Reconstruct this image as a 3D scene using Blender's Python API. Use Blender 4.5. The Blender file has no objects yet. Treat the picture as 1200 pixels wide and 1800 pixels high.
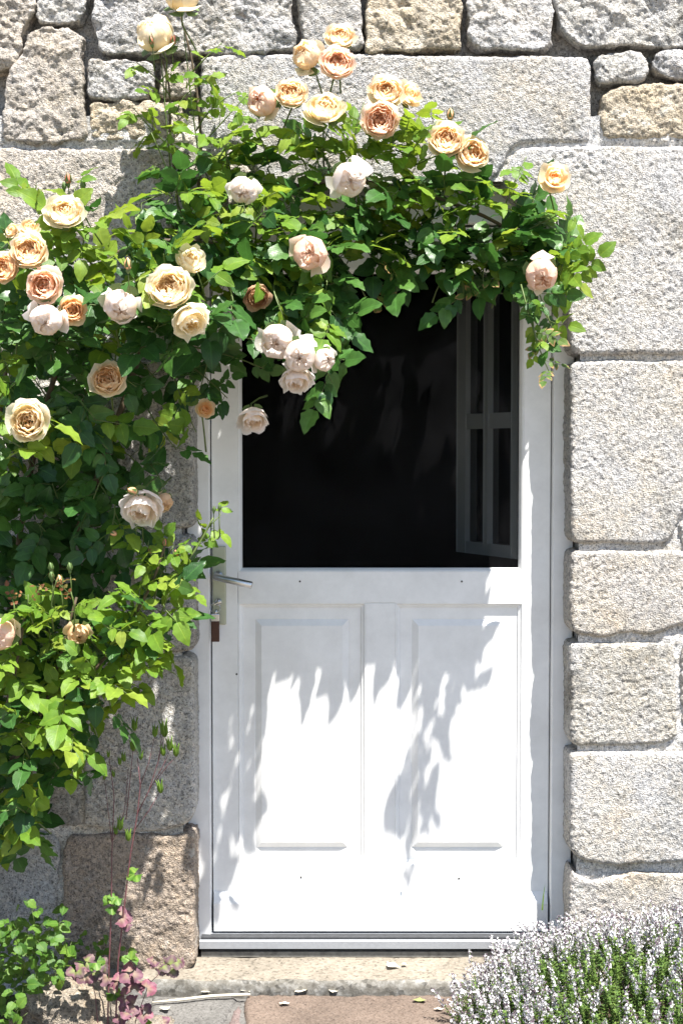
import bpy, bmesh, math, random
import numpy as np
from mathutils import Vector, Matrix, Quaternion

random.seed(7); RNG = np.random.default_rng(7)
scene = bpy.context.scene
COL = scene.collection

# ------------------------------------------------------------------ camera, sky, sun, exposure
CAM_D = 3.85; TILT = math.radians(2.5); FPX = 2500.0
_f = Vector((0, math.cos(TILT), -math.sin(TILT))); _u = Vector((0, math.sin(TILT), math.cos(TILT)))
def _ray(px, py): return _f*FPX + Vector((1, 0, 0))*(px-600) + _u*(900-py)
_r = _ray(600, 1675); CAM_Z = -CAM_D*_r.z/_r.y
CAM = Vector((0, -CAM_D, CAM_Z))
def at(px, py, y=0.0):
    """point of the place seen at a measured photo position, at distance y from the door plane"""
    r = _ray(px, py); return CAM + r*((y+CAM_D)/r.y)

cam = bpy.data.cameras.new('camera'); cam.sensor_fit = 'VERTICAL'; cam.sensor_height = 36; cam.lens = 50
cam.clip_start = 0.05; cam.clip_end = 500
cam_o = bpy.data.objects.new('camera', cam); COL.objects.link(cam_o)
cam_o.location = CAM; cam_o.rotation_euler = (math.pi/2 - TILT, 0, 0)
scene.camera = cam_o

SUN_T = Vector((0.62, -1.0, 2.75))           # towards the sun
SUN_EL = math.atan2(SUN_T.z, math.hypot(SUN_T.x, SUN_T.y)); SUN_AZ = math.atan2(SUN_T.x, SUN_T.y)
w = bpy.data.worlds.new('World'); scene.world = w; w.use_nodes = True
sky = w.node_tree.nodes.new('ShaderNodeTexSky'); sky.sky_type = 'NISHITA'; sky.sun_disc = False
sky.sun_elevation = SUN_EL; sky.sun_rotation = SUN_AZ
w.node_tree.links.new(sky.outputs[0], w.node_tree.nodes['Background'].inputs[0])
w.node_tree.nodes['Background'].inputs[1].default_value = 0.066
sl = bpy.data.lights.new('sun', 'SUN'); sl.energy = 4.6; sl.angle = math.radians(0.53); sl.color = (1.0, 0.96, 0.90)
so = bpy.data.objects.new('sun', sl); COL.objects.link(so); so.location = (3, -4, 9)
so.rotation_euler = SUN_T.to_track_quat('Z', 'Y').to_euler()
vs = scene.view_settings; vs.view_transform = 'Standard'; vs.look = 'None'; vs.gamma = 1; vs.exposure = 1.68
vs.use_curve_mapping = False
scene.cycles.max_bounces = 8; scene.cycles.transparent_max_bounces = 16

# ------------------------------------------------------------------ helpers
def hash3(i, j, k, s):
    n = (i*374761393 + j*668265263 + k*2147483647 + s*1274126177) & 0xffffffff
    n = ((n ^ (n >> 13))*1274126177) & 0xffffffff
    n = (n ^ (n >> 16)) & 0xffffffff
    return n.astype(np.float64)/4294967295.0*2-1
def vnoise(p, seed=0):
    p = np.asarray(p, float); i = np.floor(p).astype(np.int64); f = p-i; f = f*f*(3-2*f)
    r = 0
    for a in (0, 1):
        wa = f[:, 0] if a else 1-f[:, 0]
        for b in (0, 1):
            wb = f[:, 1] if b else 1-f[:, 1]
            for c in (0, 1):
                wc = f[:, 2] if c else 1-f[:, 2]
                r = r + wa*wb*wc*hash3(i[:, 0]+a, i[:, 1]+b, i[:, 2]+c, seed)
    return r
def lnoise(p, seed=0):
    p = np.asarray(p, float); i = np.floor(p).astype(np.int64); f = p-i; r = 0
    for a in (0, 1):
        for b in (0, 1):
            for c in (0, 1):
                r = r + (f[:, 0] if a else 1-f[:, 0])*(f[:, 1] if b else 1-f[:, 1])*(f[:, 2] if c else 1-f[:, 2])*hash3(i[:, 0]+a, i[:, 1]+b, i[:, 2]+c, seed)
    return r
def chip(p, scale, octv, seed):
    """creased, facet-like noise for split rock"""
    p = np.asarray(p); w_ = np.stack([fbm(p, scale*.6, 2, seed+k) for k in (21, 22, 23)], 1)*.5; r = 0; a = 1.0
    c, s_ = math.cos(.6), math.sin(.6)
    for o in range(octv):
        q = p*scale*(2.1**o)+w_+o*5.1; q = np.stack([q[:, 0]*c-q[:, 2]*s_, q[:, 1], q[:, 0]*s_+q[:, 2]*c], 1)
        h = lnoise(q, seed+o); r = r+a*(np.abs(h)*1.6-.5 if o % 2 == 0 else h); a *= .55
    return r
def fbm(p, scale, octv=3, seed=0, gain=.5):
    r = 0; a = 1.0
    for o in range(octv):
        r = r + a*vnoise(np.asarray(p)*scale*(2.03**o)+o*17.3, seed+o); a *= gain
    return r

def link(o, parent=None, label=None, cat=None, kind=None, group=None):
    COL.objects.link(o)
    if parent is not None:
        o.parent = parent; o.matrix_parent_inverse = Matrix.Translation(-ROOT_LOC.get(parent.name, Vector()))
    if label: o['label'] = label
    if cat: o['category'] = cat
    if kind: o['kind'] = kind
    if group: o['group'] = group
    return o
ROOT_LOC = {}
def thing(name, loc, label, cat, group=None):
    o = bpy.data.objects.new(name, None); o.location = loc; o.empty_display_size = .05
    link(o, None, label, cat, None, group); ROOT_LOC[o.name] = Vector(loc); return o

def mesh(name, v, f, mats, smooth=True, attrs=None, fm=None):
    me = bpy.data.meshes.new(name)
    v = np.asarray(v, np.float32)
    if isinstance(f, np.ndarray) and f.ndim == 2:
        k = f.shape[1]; me.vertices.add(len(v)); me.vertices.foreach_set('co', v.ravel())
        me.loops.add(f.size); me.loops.foreach_set('vertex_index', f.astype(np.int32).ravel())
        me.polygons.add(len(f)); me.polygons.foreach_set('loop_start', np.arange(0, f.size, k, dtype=np.int32))
        me.polygons.foreach_set('loop_total', np.full(len(f), k, np.int32))
    else:
        me.from_pydata(v.tolist(), [], [tuple(int(q) for q in x) for x in f])
    for m in (mats if isinstance(mats, (list, tuple)) else [mats]): me.materials.append(m)
    if fm is not None: me.polygons.foreach_set('material_index', np.asarray(fm, np.int32))
    for an, av in (attrs or {}).items():
        av = np.asarray(av, np.float32)
        if av.ndim == 1: at_ = me.attributes.new(an, 'FLOAT', 'POINT'); at_.data.foreach_set('value', av)
        else: at_ = me.attributes.new(an, 'FLOAT_VECTOR', 'POINT'); at_.data.foreach_set('vector', av.ravel())
    me.update(calc_edges=True)
    me.polygons.foreach_set('use_smooth', np.full(len(me.polygons), smooth, bool))
    return me
def obj(name, me, parent=None, label=None, cat=None, kind=None, group=None, loc=None):
    o = bpy.data.objects.new(name, me)
    if loc is not None: o.location = loc
    return link(o, parent, label, cat, kind, group)

class MB:
    """collects verts, faces, point vectors"""
    def __init__(s): s.v = []; s.f = []; s.a = []; s.n = 0; s.m = []
    def add(s, v, f, a=None, m=0):
        v = np.asarray(v, float).reshape(-1, 3); s.v.append(v)
        s.a.append(np.zeros((len(v), 3)) if a is None else np.asarray(a, float))
        for q in f: s.f.append(tuple(int(x)+s.n for x in q)); s.m.append(m)
        s.n += len(v)
    def tube(s, pts, rad, sides=6, m=0):
        pts = [Vector(p) for p in pts]; n = len(pts)
        if not hasattr(rad, '__len__'): rad = [rad]*n
        vs_ = []; fs = []; ref = Vector((.31, .73, .61))
        for i, p in enumerate(pts):
            d = (pts[min(i+1, n-1)]-pts[max(i-1, 0)]).normalized()
            if abs(d.dot(ref)) > .95: ref = Vector((.9, -.2, .1))
            x = d.cross(ref).normalized(); y = d.cross(x)
            for k in range(sides):
                a = 2*math.pi*k/sides; vs_.append(p+(x*math.cos(a)+y*math.sin(a))*rad[i])
        for i in range(n-1):
            for k in range(sides):
                fs.append((i*sides+k, i*sides+(k+1) % sides, (i+1)*sides+(k+1) % sides, (i+1)*sides+k))
        fs.append(tuple(range(sides-1, -1, -1))); fs.append(tuple((n-1)*sides+k for k in range(sides)))
        s.add(vs_, fs, m=m)
    def mesh(s, name, mats, smooth=True, aname=None):
        v = np.concatenate(s.v); a = np.concatenate(s.a)
        return mesh(name, v, s.f, mats, smooth, {aname: a} if aname else None, s.m)

def box(name, x0, x1, y0, y1, z0, z1, m, parent=None, bev=.0015, seg=2, **kw):
    bm = bmesh.new(); bmesh.ops.create_cube(bm, size=1)
    for v in bm.verts: v.co = Vector(((x0+x1)/2+v.co.x*(x1-x0), (y0+y1)/2+v.co.y*(y1-y0), (z0+z1)/2+v.co.z*(z1-z0)))
    if bev: bmesh.ops.bevel(bm, geom=bm.edges[:], offset=bev, segments=seg, affect='EDGES', profile=.5)
    me = bpy.data.meshes.new(name); bm.to_mesh(me); bm.free(); me.materials.append(m)
    return obj(name, me, parent, **kw)
def ring(name, x0, x1, z0, z1, prof, m, parent=None, cap=False, **kw):
    """mitred frame: prof = [(inset, y)...] swept round a rectangle"""
    v = []; f = []
    for (i, y) in prof: v += [(x0+i, y, z0+i), (x1-i, y, z0+i), (x1-i, y, z1-i), (x0+i, y, z1-i)]
    for k in range(len(prof)-1):
        for c in range(4): f.append((k*4+c, k*4+(c+1) % 4, k*4+4+(c+1) % 4, k*4+4+c))
    if cap: b = (len(prof)-1)*4; f.append((b, b+1, b+2, b+3))
    return obj(name, mesh(name, v, f, m, False), parent, **kw)

class G:
    def __init__(s, name):
        s.m = bpy.data.materials.new(name); s.m.use_nodes = True; s.t = s.m.node_tree; s.t.nodes.clear()
        s.out = s.t.nodes.new('ShaderNodeOutputMaterial')
    def n(s, typ, **kw):
        nd = s.t.nodes.new('ShaderNode'+typ)
        for k, v in sorted(kw.items(), key=lambda q: not q[0].startswith('_')):
            if k.startswith('_'): setattr(nd, k[1:], v)
            else:
                k2 = int(k[1:]) if k[0] == 'i' and k[1:].isdigit() else k.replace('__', ' ')
                inp = nd.inputs[k2]
                if isinstance(v, tuple) and hasattr(v[0], 'outputs'): s.t.links.new(v[0].outputs[v[1]], inp)
                elif hasattr(v, 'outputs'): s.t.links.new(v.outputs[0], inp)
                else:
                    if isinstance(v, tuple) and len(v) == 3 and inp.type == 'RGBA': v = (*v, 1)
                    inp.default_value = v
        return nd
    def ramp(s, fac, stops, interp='LINEAR'):
        r = s.n('ValToRGB', Fac=fac); r.color_ramp.interpolation = interp
        e = r.color_ramp.elements
        while len(e) < len(stops): e.new(.5)
        for el, (p, c) in zip(e, stops):
            el.position = p; el.color = (*c, 1) if isinstance(c, tuple) else (c, c, c, 1)
        return r
    def mix(s, fac, a, b, blend='MIX'):
        nd = s.t.nodes.new('ShaderNodeMix'); nd.data_type = 'RGBA'; nd.blend_type = blend
        for i, v in ((0, fac), (6, a), (7, b)):
            inp = nd.inputs[i]
            if isinstance(v, tuple) and hasattr(v[0], 'outputs'): s.t.links.new(v[0].outputs[v[1]], inp)
            elif hasattr(v, 'outputs'): s.t.links.new(v.outputs[2] if v.bl_idname == 'ShaderNodeMix' else v.outputs[0], inp)
            else: inp.default_value = (*v, 1) if isinstance(v, tuple) else v
        return (nd, 2)
    def math(s, op, a, b=0.0, c=None):
        kw = dict(_operation=op, i0=a, i1=b)
        if c is not None: kw['i2'] = c
        return s.n('Math', **kw)
    def done(s, sh): s.t.links.new(sh.outputs[0] if not isinstance(sh, tuple) else sh[0].outputs[sh[1]], s.out.inputs[0]); return s.m

# ------------------------------------------------------------------ materials
def m_granite(name, mortar=False):
    g = G(name); oi = g.n('ObjectInfo'); tc = g.n('TexCoord')
    off = g.math('MULTIPLY', (oi, 'Random'), 37.0)
    co = g.n('VectorMath', _operation='ADD', i0=(tc, 'Object'), i1=off)
    vor = g.n('TexVoronoi', Vector=co, Scale=300.0 if not mortar else 330.0)
    sep = g.n('SeparateColor', Color=(vor, 'Color'))
    grain = g.ramp((sep, 0), [(0, .42), (.08, .50), (.14, .80), (.55, .96), (.8, 1.08), (1, 1.2)])
    nz = g.n('TexNoise', Vector=co, Scale=105.0, Detail=5.0, Roughness=.7)
    mott = g.ramp((nz, 0), [(.34, .50), (.46, .95), (.66, 1.16)])  # dark mica speckle, also painting in the tiny shadows of the rough face
    big = g.n('TexNoise', Vector=co, Scale=6.0, Detail=5.0, Roughness=.62)
    tan = g.ramp((big, 0), [(.42, (1.0, 1.0, 1.02)), (.60, (1.02, .985, .93)), (.75, (1.05, .93, .80))])
    big2 = g.n('TexNoise', Vector=co, Scale=4.2, Detail=8.0, Roughness=.72, Distortion=.6)
    dark = g.ramp((big2, 0), [(.30, (.45, .44, .42)), (.41, (.85, .85, .84)), (.5, (1, 1, 1))])
    rn = g.n('TexNoise', Vector=co, Scale=17.0, Detail=4.0, Roughness=.6, W=3.0, _noise_dimensions='4D')
    rust = g.ramp((rn, 0), [(.68, 0.0), (.76, .5)])
    v2 = g.n('TexVoronoi', Vector=co, Scale=115.0); s2 = g.n('SeparateColor', Color=(v2, 'Color'))
    xt = g.ramp((s2, 1), [(0, (.62, .62, .63)), (.12, (.85, .85, .85)), (.5, (1, 1, 1)), (.86, (1.06, 1.02, .96)), (1, (1.16, 1.12, 1.08))])
    li = g.n('TexNoise', Vector=co, Scale=12.0, Detail=7.0, Roughness=.7, W=8.0, _noise_dimensions='4D')
    lich = g.ramp((li, 0), [(.60, 0.0), (.66, .5)])
    c = g.mix(1.0, grain, mott, 'MULTIPLY'); c = g.mix(1.0, c, xt, 'MULTIPLY'); c = g.mix(1.0, c, tan, 'MULTIPLY'); c = g.mix(1.0, c, dark, 'MULTIPLY')
    c = g.mix(1.0, c, (oi, 'Color'), 'MULTIPLY')
    c = g.mix(lich, c, (.60, .60, .56)) if not mortar else c
    c = g.mix(rust, c, (.34, .19, .09))
    b1 = g.n('TexNoise', Vector=co, Scale=150.0, Detail=5.0, Roughness=.75)
    h = g.math('ADD', g.math('MULTIPLY', (vor, 'Distance'), .5), (b1, 0))
    bp = g.n('Bump', Strength=1.0, Distance=.005, Height=h)
    p = g.n('BsdfPrincipled', Base__Color=c, Roughness=.9, Normal=bp); p.inputs['Specular IOR Level'].default_value = .25
    return g.done(p)
GRANITE = m_granite('granite'); MORTAR = m_granite('mortar', True)

def m_paint():
    g = G('white_paint'); tc = g.n('TexCoord')
    n1 = g.n('TexNoise', Vector=(tc, 'Object'), Scale=7.0, Detail=6.0, Roughness=.7)
    c = g.ramp((n1, 0), [(.3, (.70, .705, .70)), (.6, (.82, .825, .82))])
    n3 = g.n('TexNoise', Vector=(tc, 'Object'), Scale=60.0, Detail=5.0, Roughness=.7)
    sp = g.ramp((n3, 0), [(.74, 0.0), (.80, .5)])
    c2 = g.mix(sp, c, (.5, .49, .45))
    mp = g.n('Mapping', Vector=(tc, 'Object')); mp.inputs['Scale'].default_value = (160, 160, 12)
    n2 = g.n('TexNoise', Vector=mp, Scale=1.0, Detail=3.0)
    bp = g.n('Bump', Strength=.12, Distance=.0015, Height=(n2, 0))
    p = g.n('BsdfPrincipled', Base__Color=c2, Roughness=g.ramp((n1, 0), [(.3, .34), (.7, .5)]), Normal=bp)
    return g.done(p)
PAINT = m_paint()

def m_simple(name, col, rough=.6, metal=0.0, noise=0.0, scale=40.0, bump=0.0, spec=.5):
    g = G(name); tc = g.n('TexCoord'); n1 = g.n('TexNoise', Vector=(tc, 'Object'), Scale=scale, Detail=6.0, Roughness=.65)
    lo = tuple(max(0, x*(1-noise)) for x in col); hi = tuple(x*(1+noise) for x in col)
    c = g.ramp((n1, 0), [(.3, lo), (.7, hi)])
    p = g.n('BsdfPrincipled', Base__Color=c, Roughness=rough, Metallic=metal); p.inputs['Specular IOR Level'].default_value = spec
    if bump: g.t.links.new(g.n('Bump', Strength=.8, Distance=bump, Height=(n1, 0)).outputs[0], p.inputs['Normal'])
    return g.done(p)
METAL = m_simple('brushed_aluminium', (.62, .63, .64), .32, 1.0, .08, 120)
ALU = m_simple('threshold_aluminium', (.33, .35, .38), .42, .35, .08, 90)
CHROME = m_simple('polished_steel', (.55, .56, .57), .15, 1.0, .05, 60)
PLATE = m_simple('satin_plate', (.42, .44, .34), .38, .4, .08, 30)
LEATHER = m_simple('brown_leather', (.055, .014, .005), .45, 0, .3, 200, .0004)
DARK = m_simple('black_hole', (.004, .004, .004), .9)
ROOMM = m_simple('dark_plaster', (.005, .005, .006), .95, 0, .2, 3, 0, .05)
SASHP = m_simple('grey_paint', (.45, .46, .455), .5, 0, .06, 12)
RUBBER = m_simple('dirty_seal', (.16, .155, .14), .8, 0, .4, 60)

NEARBLACK = m_simple('near_black', (.03, .032, .036), .7, 0, .3, 60)
def m_glass():
    g = G('dusty_glass'); tc = g.n('TexCoord')
    n1 = g.n('TexNoise', Vector=(tc, 'Object'), Scale=9.0, Detail=7.0, Roughness=.7)
    dust = g.ramp((n1, 0), [(.3, .0010), (.7, .0065)])
    tr = g.n('BsdfTransparent', Color=(.72, .73, .73)); gl = g.n('BsdfGlossy', Roughness=.02, Color=(.12, .12, .12))
    fr = g.n('Fresnel', IOR=1.12)
    a = g.n('MixShader', i0=fr, i1=tr, i2=gl); df = g.n('BsdfDiffuse', Color=(.75, .76, .82))
    return g.done(g.n('MixShader', i0=dust, i1=a, i2=df))
GLASS = m_glass()

def m_leaf(name, stops, rough, trans, tcol, veins=.35, edge=None, heart=None):
    g = G(name); oi = g.n('ObjectInfo'); ge = g.n('NewGeometry'); tc = g.n('TexCoord')
    r = g.math('FRACT', g.math('ADD', (oi, 'Random'), g.math('MULTIPLY', (ge, 'Random Per Island'), 1.0)))
    c = g.ramp(r, stops)
    att = g.n('Attribute', _attribute_name='leafuv'); s = g.n('SeparateXYZ', Vector=(att, 'Vector'))
    au = g.math('ABSOLUTE', (s, 0)); v = (s, 1)
    rib = g.ramp(au, [(.0, 1.0), (.05, .8), (.10, 0.0)])
    side = g.math('SINE', g.math('MULTIPLY', g.math('SUBTRACT', v, g.math('MULTIPLY', au, .45)), 52.0))
    sv = g.ramp(side, [(.80, 0.0), (1.0, .45)])
    vein = g.math('MAXIMUM', rib, sv)
    c2 = g.mix(g.math('MULTIPLY', vein, veins), c, tuple(min(1, x) for x in (tcol[0]*1.3, tcol[1]*1.25, tcol[2]*1.6)))
    nz = g.n('TexNoise', Vector=(tc, 'Object'), Scale=60.0, Detail=3.0)
    c2 = g.mix(1.0, c2, g.ramp((nz, 0), [(.3, .78), (.7, 1.15)]), 'MULTIPLY')
    if heart: c2 = g.mix(g.ramp(v, [(.25, 1.0), (.75, 0.0)]), c2, heart)
    if edge:
        en = g.n('TexNoise', Vector=(tc, 'Object'), Scale=45.0, Detail=4.0)
        ed = g.math('ADD', g.math('MULTIPLY', v, .7), g.math('ADD', g.math('MULTIPLY', au, .4), (en, 0)))
        c2 = g.mix(g.ramp(ed, [(.62, 0.0), (.74, 1.0)]) if False else g.ramp(g.math('MULTIPLY', ed, .6), [(.66, 0.0), (.74, 1.0)]), c2, edge)
    hgt = g.math('ADD', g.math('MULTIPLY', g.math('SUBTRACT', 1.0, vein), .6), (nz, 0))
    bp = g.n('Bump', Strength=.5, Distance=.0012, Height=hgt)
    p = g.n('BsdfPrincipled', Base__Color=c2, Roughness=rough, Normal=bp); p.inputs['Specular IOR Level'].default_value = .32
    t = g.n('BsdfTranslucent', Color=g.mix(.55, c2, tcol), Normal=bp)
    return g.done(g.n('MixShader', i0=trans, i1=p, i2=t))
LEAF_M = m_leaf('mature_leaf', [(0, (.022, .066, .018)), (.4, (.036, .100, .022)), (.8, (.058, .140, .026)), (1, (.085, .175, .032))], .36, .28, (.09, .25, .04), .22)
LEAF_Y = m_leaf('young_leaf', [(0, (.085, .185, .020)), (.5, (.135, .260, .028)), (.85, (.20, .31, .035)), (1, (.26, .33, .05))], .45, .48, (.32, .42, .03), .2)
LEAF_S = m_leaf('scorched_leaf', [(0, (.05, .11, .02)), (1, (.10, .17, .03))], .5, .28, (.2, .28, .04), .2, edge=(.36, .22, .10))
LEAF_R = m_leaf('red_shoot', [(0, (.16, .07, .03)), (.5, (.22, .08, .03)), (1, (.20, .18, .05))], .45, .3, (.35, .14, .05), .2)
LEAF_P = m_leaf('purple_leaf', [(0, (.10, .045, .065)), (.4, (.17, .065, .095)), (.7, (.13, .07, .085)), (1, (.21, .065, .095))], .6, .2, (.24, .12, .12), .3, heart=(.20, .14, .10))
LEAF_PG = m_leaf('purple_green_leaf', [(0, (.08, .05, .06)), (.5, (.11, .065, .075)), (1, (.14, .06, .085))], .6, .25, (.2, .16, .1), .4, heart=(.16, .19, .055))
LEAF_C = m_leaf('fresh_leaf', [(0, (.035, .10, .014)), (.5, (.065, .16, .02)), (1, (.12, .22, .03))], .5, .35, (.26, .38, .04), .25)
STEM_G = m_simple('green_stem', (.09, .13, .03), .55, 0, .35, 60)
STEM_B = m_simple('woody_cane', (.085, .062, .035), .8, 0, .4, 50, .001)
STEM_P = m_simple('purple_stem', (.12, .045, .05), .5, 0, .3, 60)
STRAW = m_simple('dry_straw', (.55, .50, .40), .8, 0, .2, 60)

def m_petal():
    g = G('rose_petal'); oi = g.n('ObjectInfo'); tc = g.n('TexCoord')
    att = g.n('Attribute', _attribute_name='ptint'); s = g.n('SeparateXYZ', Vector=(att, 'Vector'))
    c = g.ramp((s, 0), [(0, (.99, .70, .35)), (.35, (.99, .77, .45)), (.65, (.98, .82, .55)), (1, (.98, .865, .67))])
    c = g.mix(g.math('MULTIPLY', (s, 1), .45), c, (.96, .93, .88))
    nz = g.n('TexNoise', Vector=(tc, 'Object'), Scale=45.0, Detail=3.0)
    c = g.mix(1.0, c, (oi, 'Color'), 'MULTIPLY')
    c = g.mix(1.0, c, g.ramp((nz, 0), [(.3, .93), (.7, 1.04)]), 'MULTIPLY')
    ln = g.math('SINE', g.math('MULTIPLY', (s, 2), 45.0))
    bp = g.n('Bump', Strength=.25, Distance=.0012, Height=g.math('ADD', g.math('MULTIPLY', ln, .25), (nz, 0)))
    p = g.n('BsdfPrincipled', Base__Color=c, Roughness=.62, Normal=bp); p.inputs['Specular IOR Level'].default_value = .3
    t = g.n('BsdfTranslucent', Color=c)
    return g.done(g.n('MixShader', i0=.6, i1=p, i2=t))
PETAL = m_petal()
SEPAL = m_simple('sepal_green', (.09, .15, .04), .6, 0, .25, 80)
BUDRED = m_simple('bud_red', (.50, .17, .10), .6, 0, .3, 90)
BUDPEACH = m_simple('bud_peach', (.75, .40, .20), .6, 0, .2, 90)

# ------------------------------------------------------------------ ground, path, room
Z_TREAD = 0.0
Y_STEP = -0.20
Z_PATH = at(600, 1745, Y_STEP).z
def m_soil(name, a, b, c_, scale, bumpd):
    g = G(name); tc = g.n('TexCoord')
    n1 = g.n('TexNoise', Vector=(tc, 'Object'), Scale=scale, Detail=8.0, Roughness=.72)
    n2 = g.n('TexNoise', Vector=(tc, 'Object'), Scale=6.0, Detail=5.0, Roughness=.6)
    vor = g.n('TexVoronoi', Vector=(tc, 'Object'), Scale=scale*2.2); sc_ = g.n('SeparateColor', Color=(vor, 'Color'))
    c = g.ramp((n1, 0), [(.3, a), (.5, b), (.7, c_)])
    c = g.mix(1.0, c, g.ramp((n2, 0), [(.3, .75), (.65, 1.12)]), 'MULTIPLY')
    c = g.mix(1.0, c, g.ramp((sc_, 0), [(0, .55), (.2, .95), (1, 1.15)]), 'MULTIPLY')
    bp = g.n('Bump', Strength=.8, Distance=bumpd, Height=g.math('ADD', (n1, 0), g.math('MULTIPLY', (vor, 'Distance'), .4)))
    p = g.n('BsdfPrincipled', Base__Color=c, Roughness=.95, Normal=bp); p.inputs['Specular IOR Level'].default_value = .2
    return g.done(p)
SOIL = m_soil('soil', (.03, .022, .014), (.055, .04, .026), (.09, .066, .045), 40, .006)
GRAVEL = m_soil('gravel_ground', (.14, .12, .10), (.20, .175, .15), (.26, .235, .20), 30, .006)
SLAB_B = m_soil('brown_slab', (.095, .070, .054), (.132, .100, .080), (.175, .137, .113), 120, .0018)
SLAB_P = m_soil('pink_slab', (.12, .085, .078), (.155, .118, .11), (.19, .155, .145), 110, .0018)
SLAB_G = m_soil('grey_slab', (.085, .08, .075), (.125, .12, .113), (.165, .16, .15), 110, .0018)
STEPM = m_soil('step_stone', (.165, .142, .112), (.205, .18, .145), (.24, .215, .18), 70, .0015)
LICHEN = m_soil('lichen_stone', (.08, .073, .06), (.15, .142, .125), (.30, .295, .28), 38, .003)

def grid_patch(x0, x1, y0, y1, cell, zf):
    nx = max(2, int((x1-x0)/cell)+1); ny = max(2, int((y1-y0)/cell)+1)
    X, Y = np.meshgrid(np.linspace(x0, x1, nx), np.linspace(y0, y1, ny)); Z = zf(X, Y)
    v = np.stack([X, Y, Z], -1).reshape(-1, 3); i = np.arange(nx*ny).reshape(ny, nx)
    f = np.stack([i[:-1, :-1], i[:-1, 1:], i[1:, 1:], i[1:, :-1]], -1).reshape(-1, 4)
    return v, f
gv = [(-60, -60, Z_PATH-.075), (60, -60, Z_PATH-.075), (60, 60, Z_PATH-.075), (-60, 60, Z_PATH-.075)]
obj('ground', mesh('ground', gv, [(0, 1, 2, 3)], GRAVEL, False), kind='structure')
def soilz(X, Y):
    p = np.stack([X, Y, X*0], -1).reshape(-1, 3)
    return (Z_PATH-.035+.014*fbm(p, 9, 4, 3)+.004*fbm(p, 60, 2, 5)).reshape(X.shape)
v, f = grid_patch(-1.6, -.52, -1.1, -.07, .012, soilz); obj('flower_bed', mesh('bed', v, f, SOIL), kind='structure')
v, f = grid_patch(.30, 1.7, -1.1, -.07, .012, soilz); obj('flower_bed', mesh('bed', v, f, SOIL), kind='structure')

path = bpy.data.objects.new('path', None); link(path, kind='structure')
def slab(name, pts, z, thick, m, amp, seed, parent, lab=None, cell=.008):
    """flat stone from a plan outline, rounded uneven edge"""
    P0 = np.array(pts, float); Q = []
    for a_, b_ in zip(P0, np.roll(P0, -1, 0)):
        n_ = max(1, int(np.linalg.norm(b_-a_)/.025))
        for t_ in range(n_): Q.append(a_+(b_-a_)*t_/n_)
    Q = np.array(Q); Q += .004*np.stack([fbm(np.c_[Q, Q[:, 0]*0], 22, 2, seed), fbm(np.c_[Q, Q[:, 0]*0], 22, 2, seed+5)], 1)
    P = chaikin(Q, 1)
    v, f = stone_mesh(P, 0.0, cell, .018, .010, [(amp, 30, 3), (amp*.5, 120, 2)], seed)
    v = np.stack([v[:, 0], v[:, 2], z-v[:, 1]], -1)
    f = f[:, ::-1]
    o = obj(name, mesh(name, v, f, m), parent, lab); return o

# ------------------------------------------------------------------ stones of the wall
def chaikin(P, n):
    for _ in range(n):
        Q = np.roll(P, -1, 0); P = np.stack([.75*P+.25*Q, .25*P+.75*Q], 1).reshape(-1, 2)
    return P
def sdf(pts, P):
    """signed distance (positive inside) and nearest boundary point"""
    n = len(pts); best = np.full(n, 1e9); near = np.zeros((n, 2)); inside = np.zeros(n, bool)
    for a, b in zip(P, np.roll(P, -1, 0)):
        ab = b-a; t = np.clip(((pts-a)@ab)/max(ab@ab, 1e-12), 0, 1); q = a+t[:, None]*ab
        d = ((pts-q)**2).sum(1); k = d < best; best[k] = d[k]; near[k] = q[k]
        c = (a[1] > pts[:, 1]) != (b[1] > pts[:, 1])
        if abs(b[1]-a[1]) > 1e-12:
            xi = (b[0]-a[0])*(pts[:, 1]-a[1])/(b[1]-a[1])+a[0]; inside ^= c & (pts[:, 0] < xi)
    d = np.sqrt(best); d[~inside] *= -1
    return d, near
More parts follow.
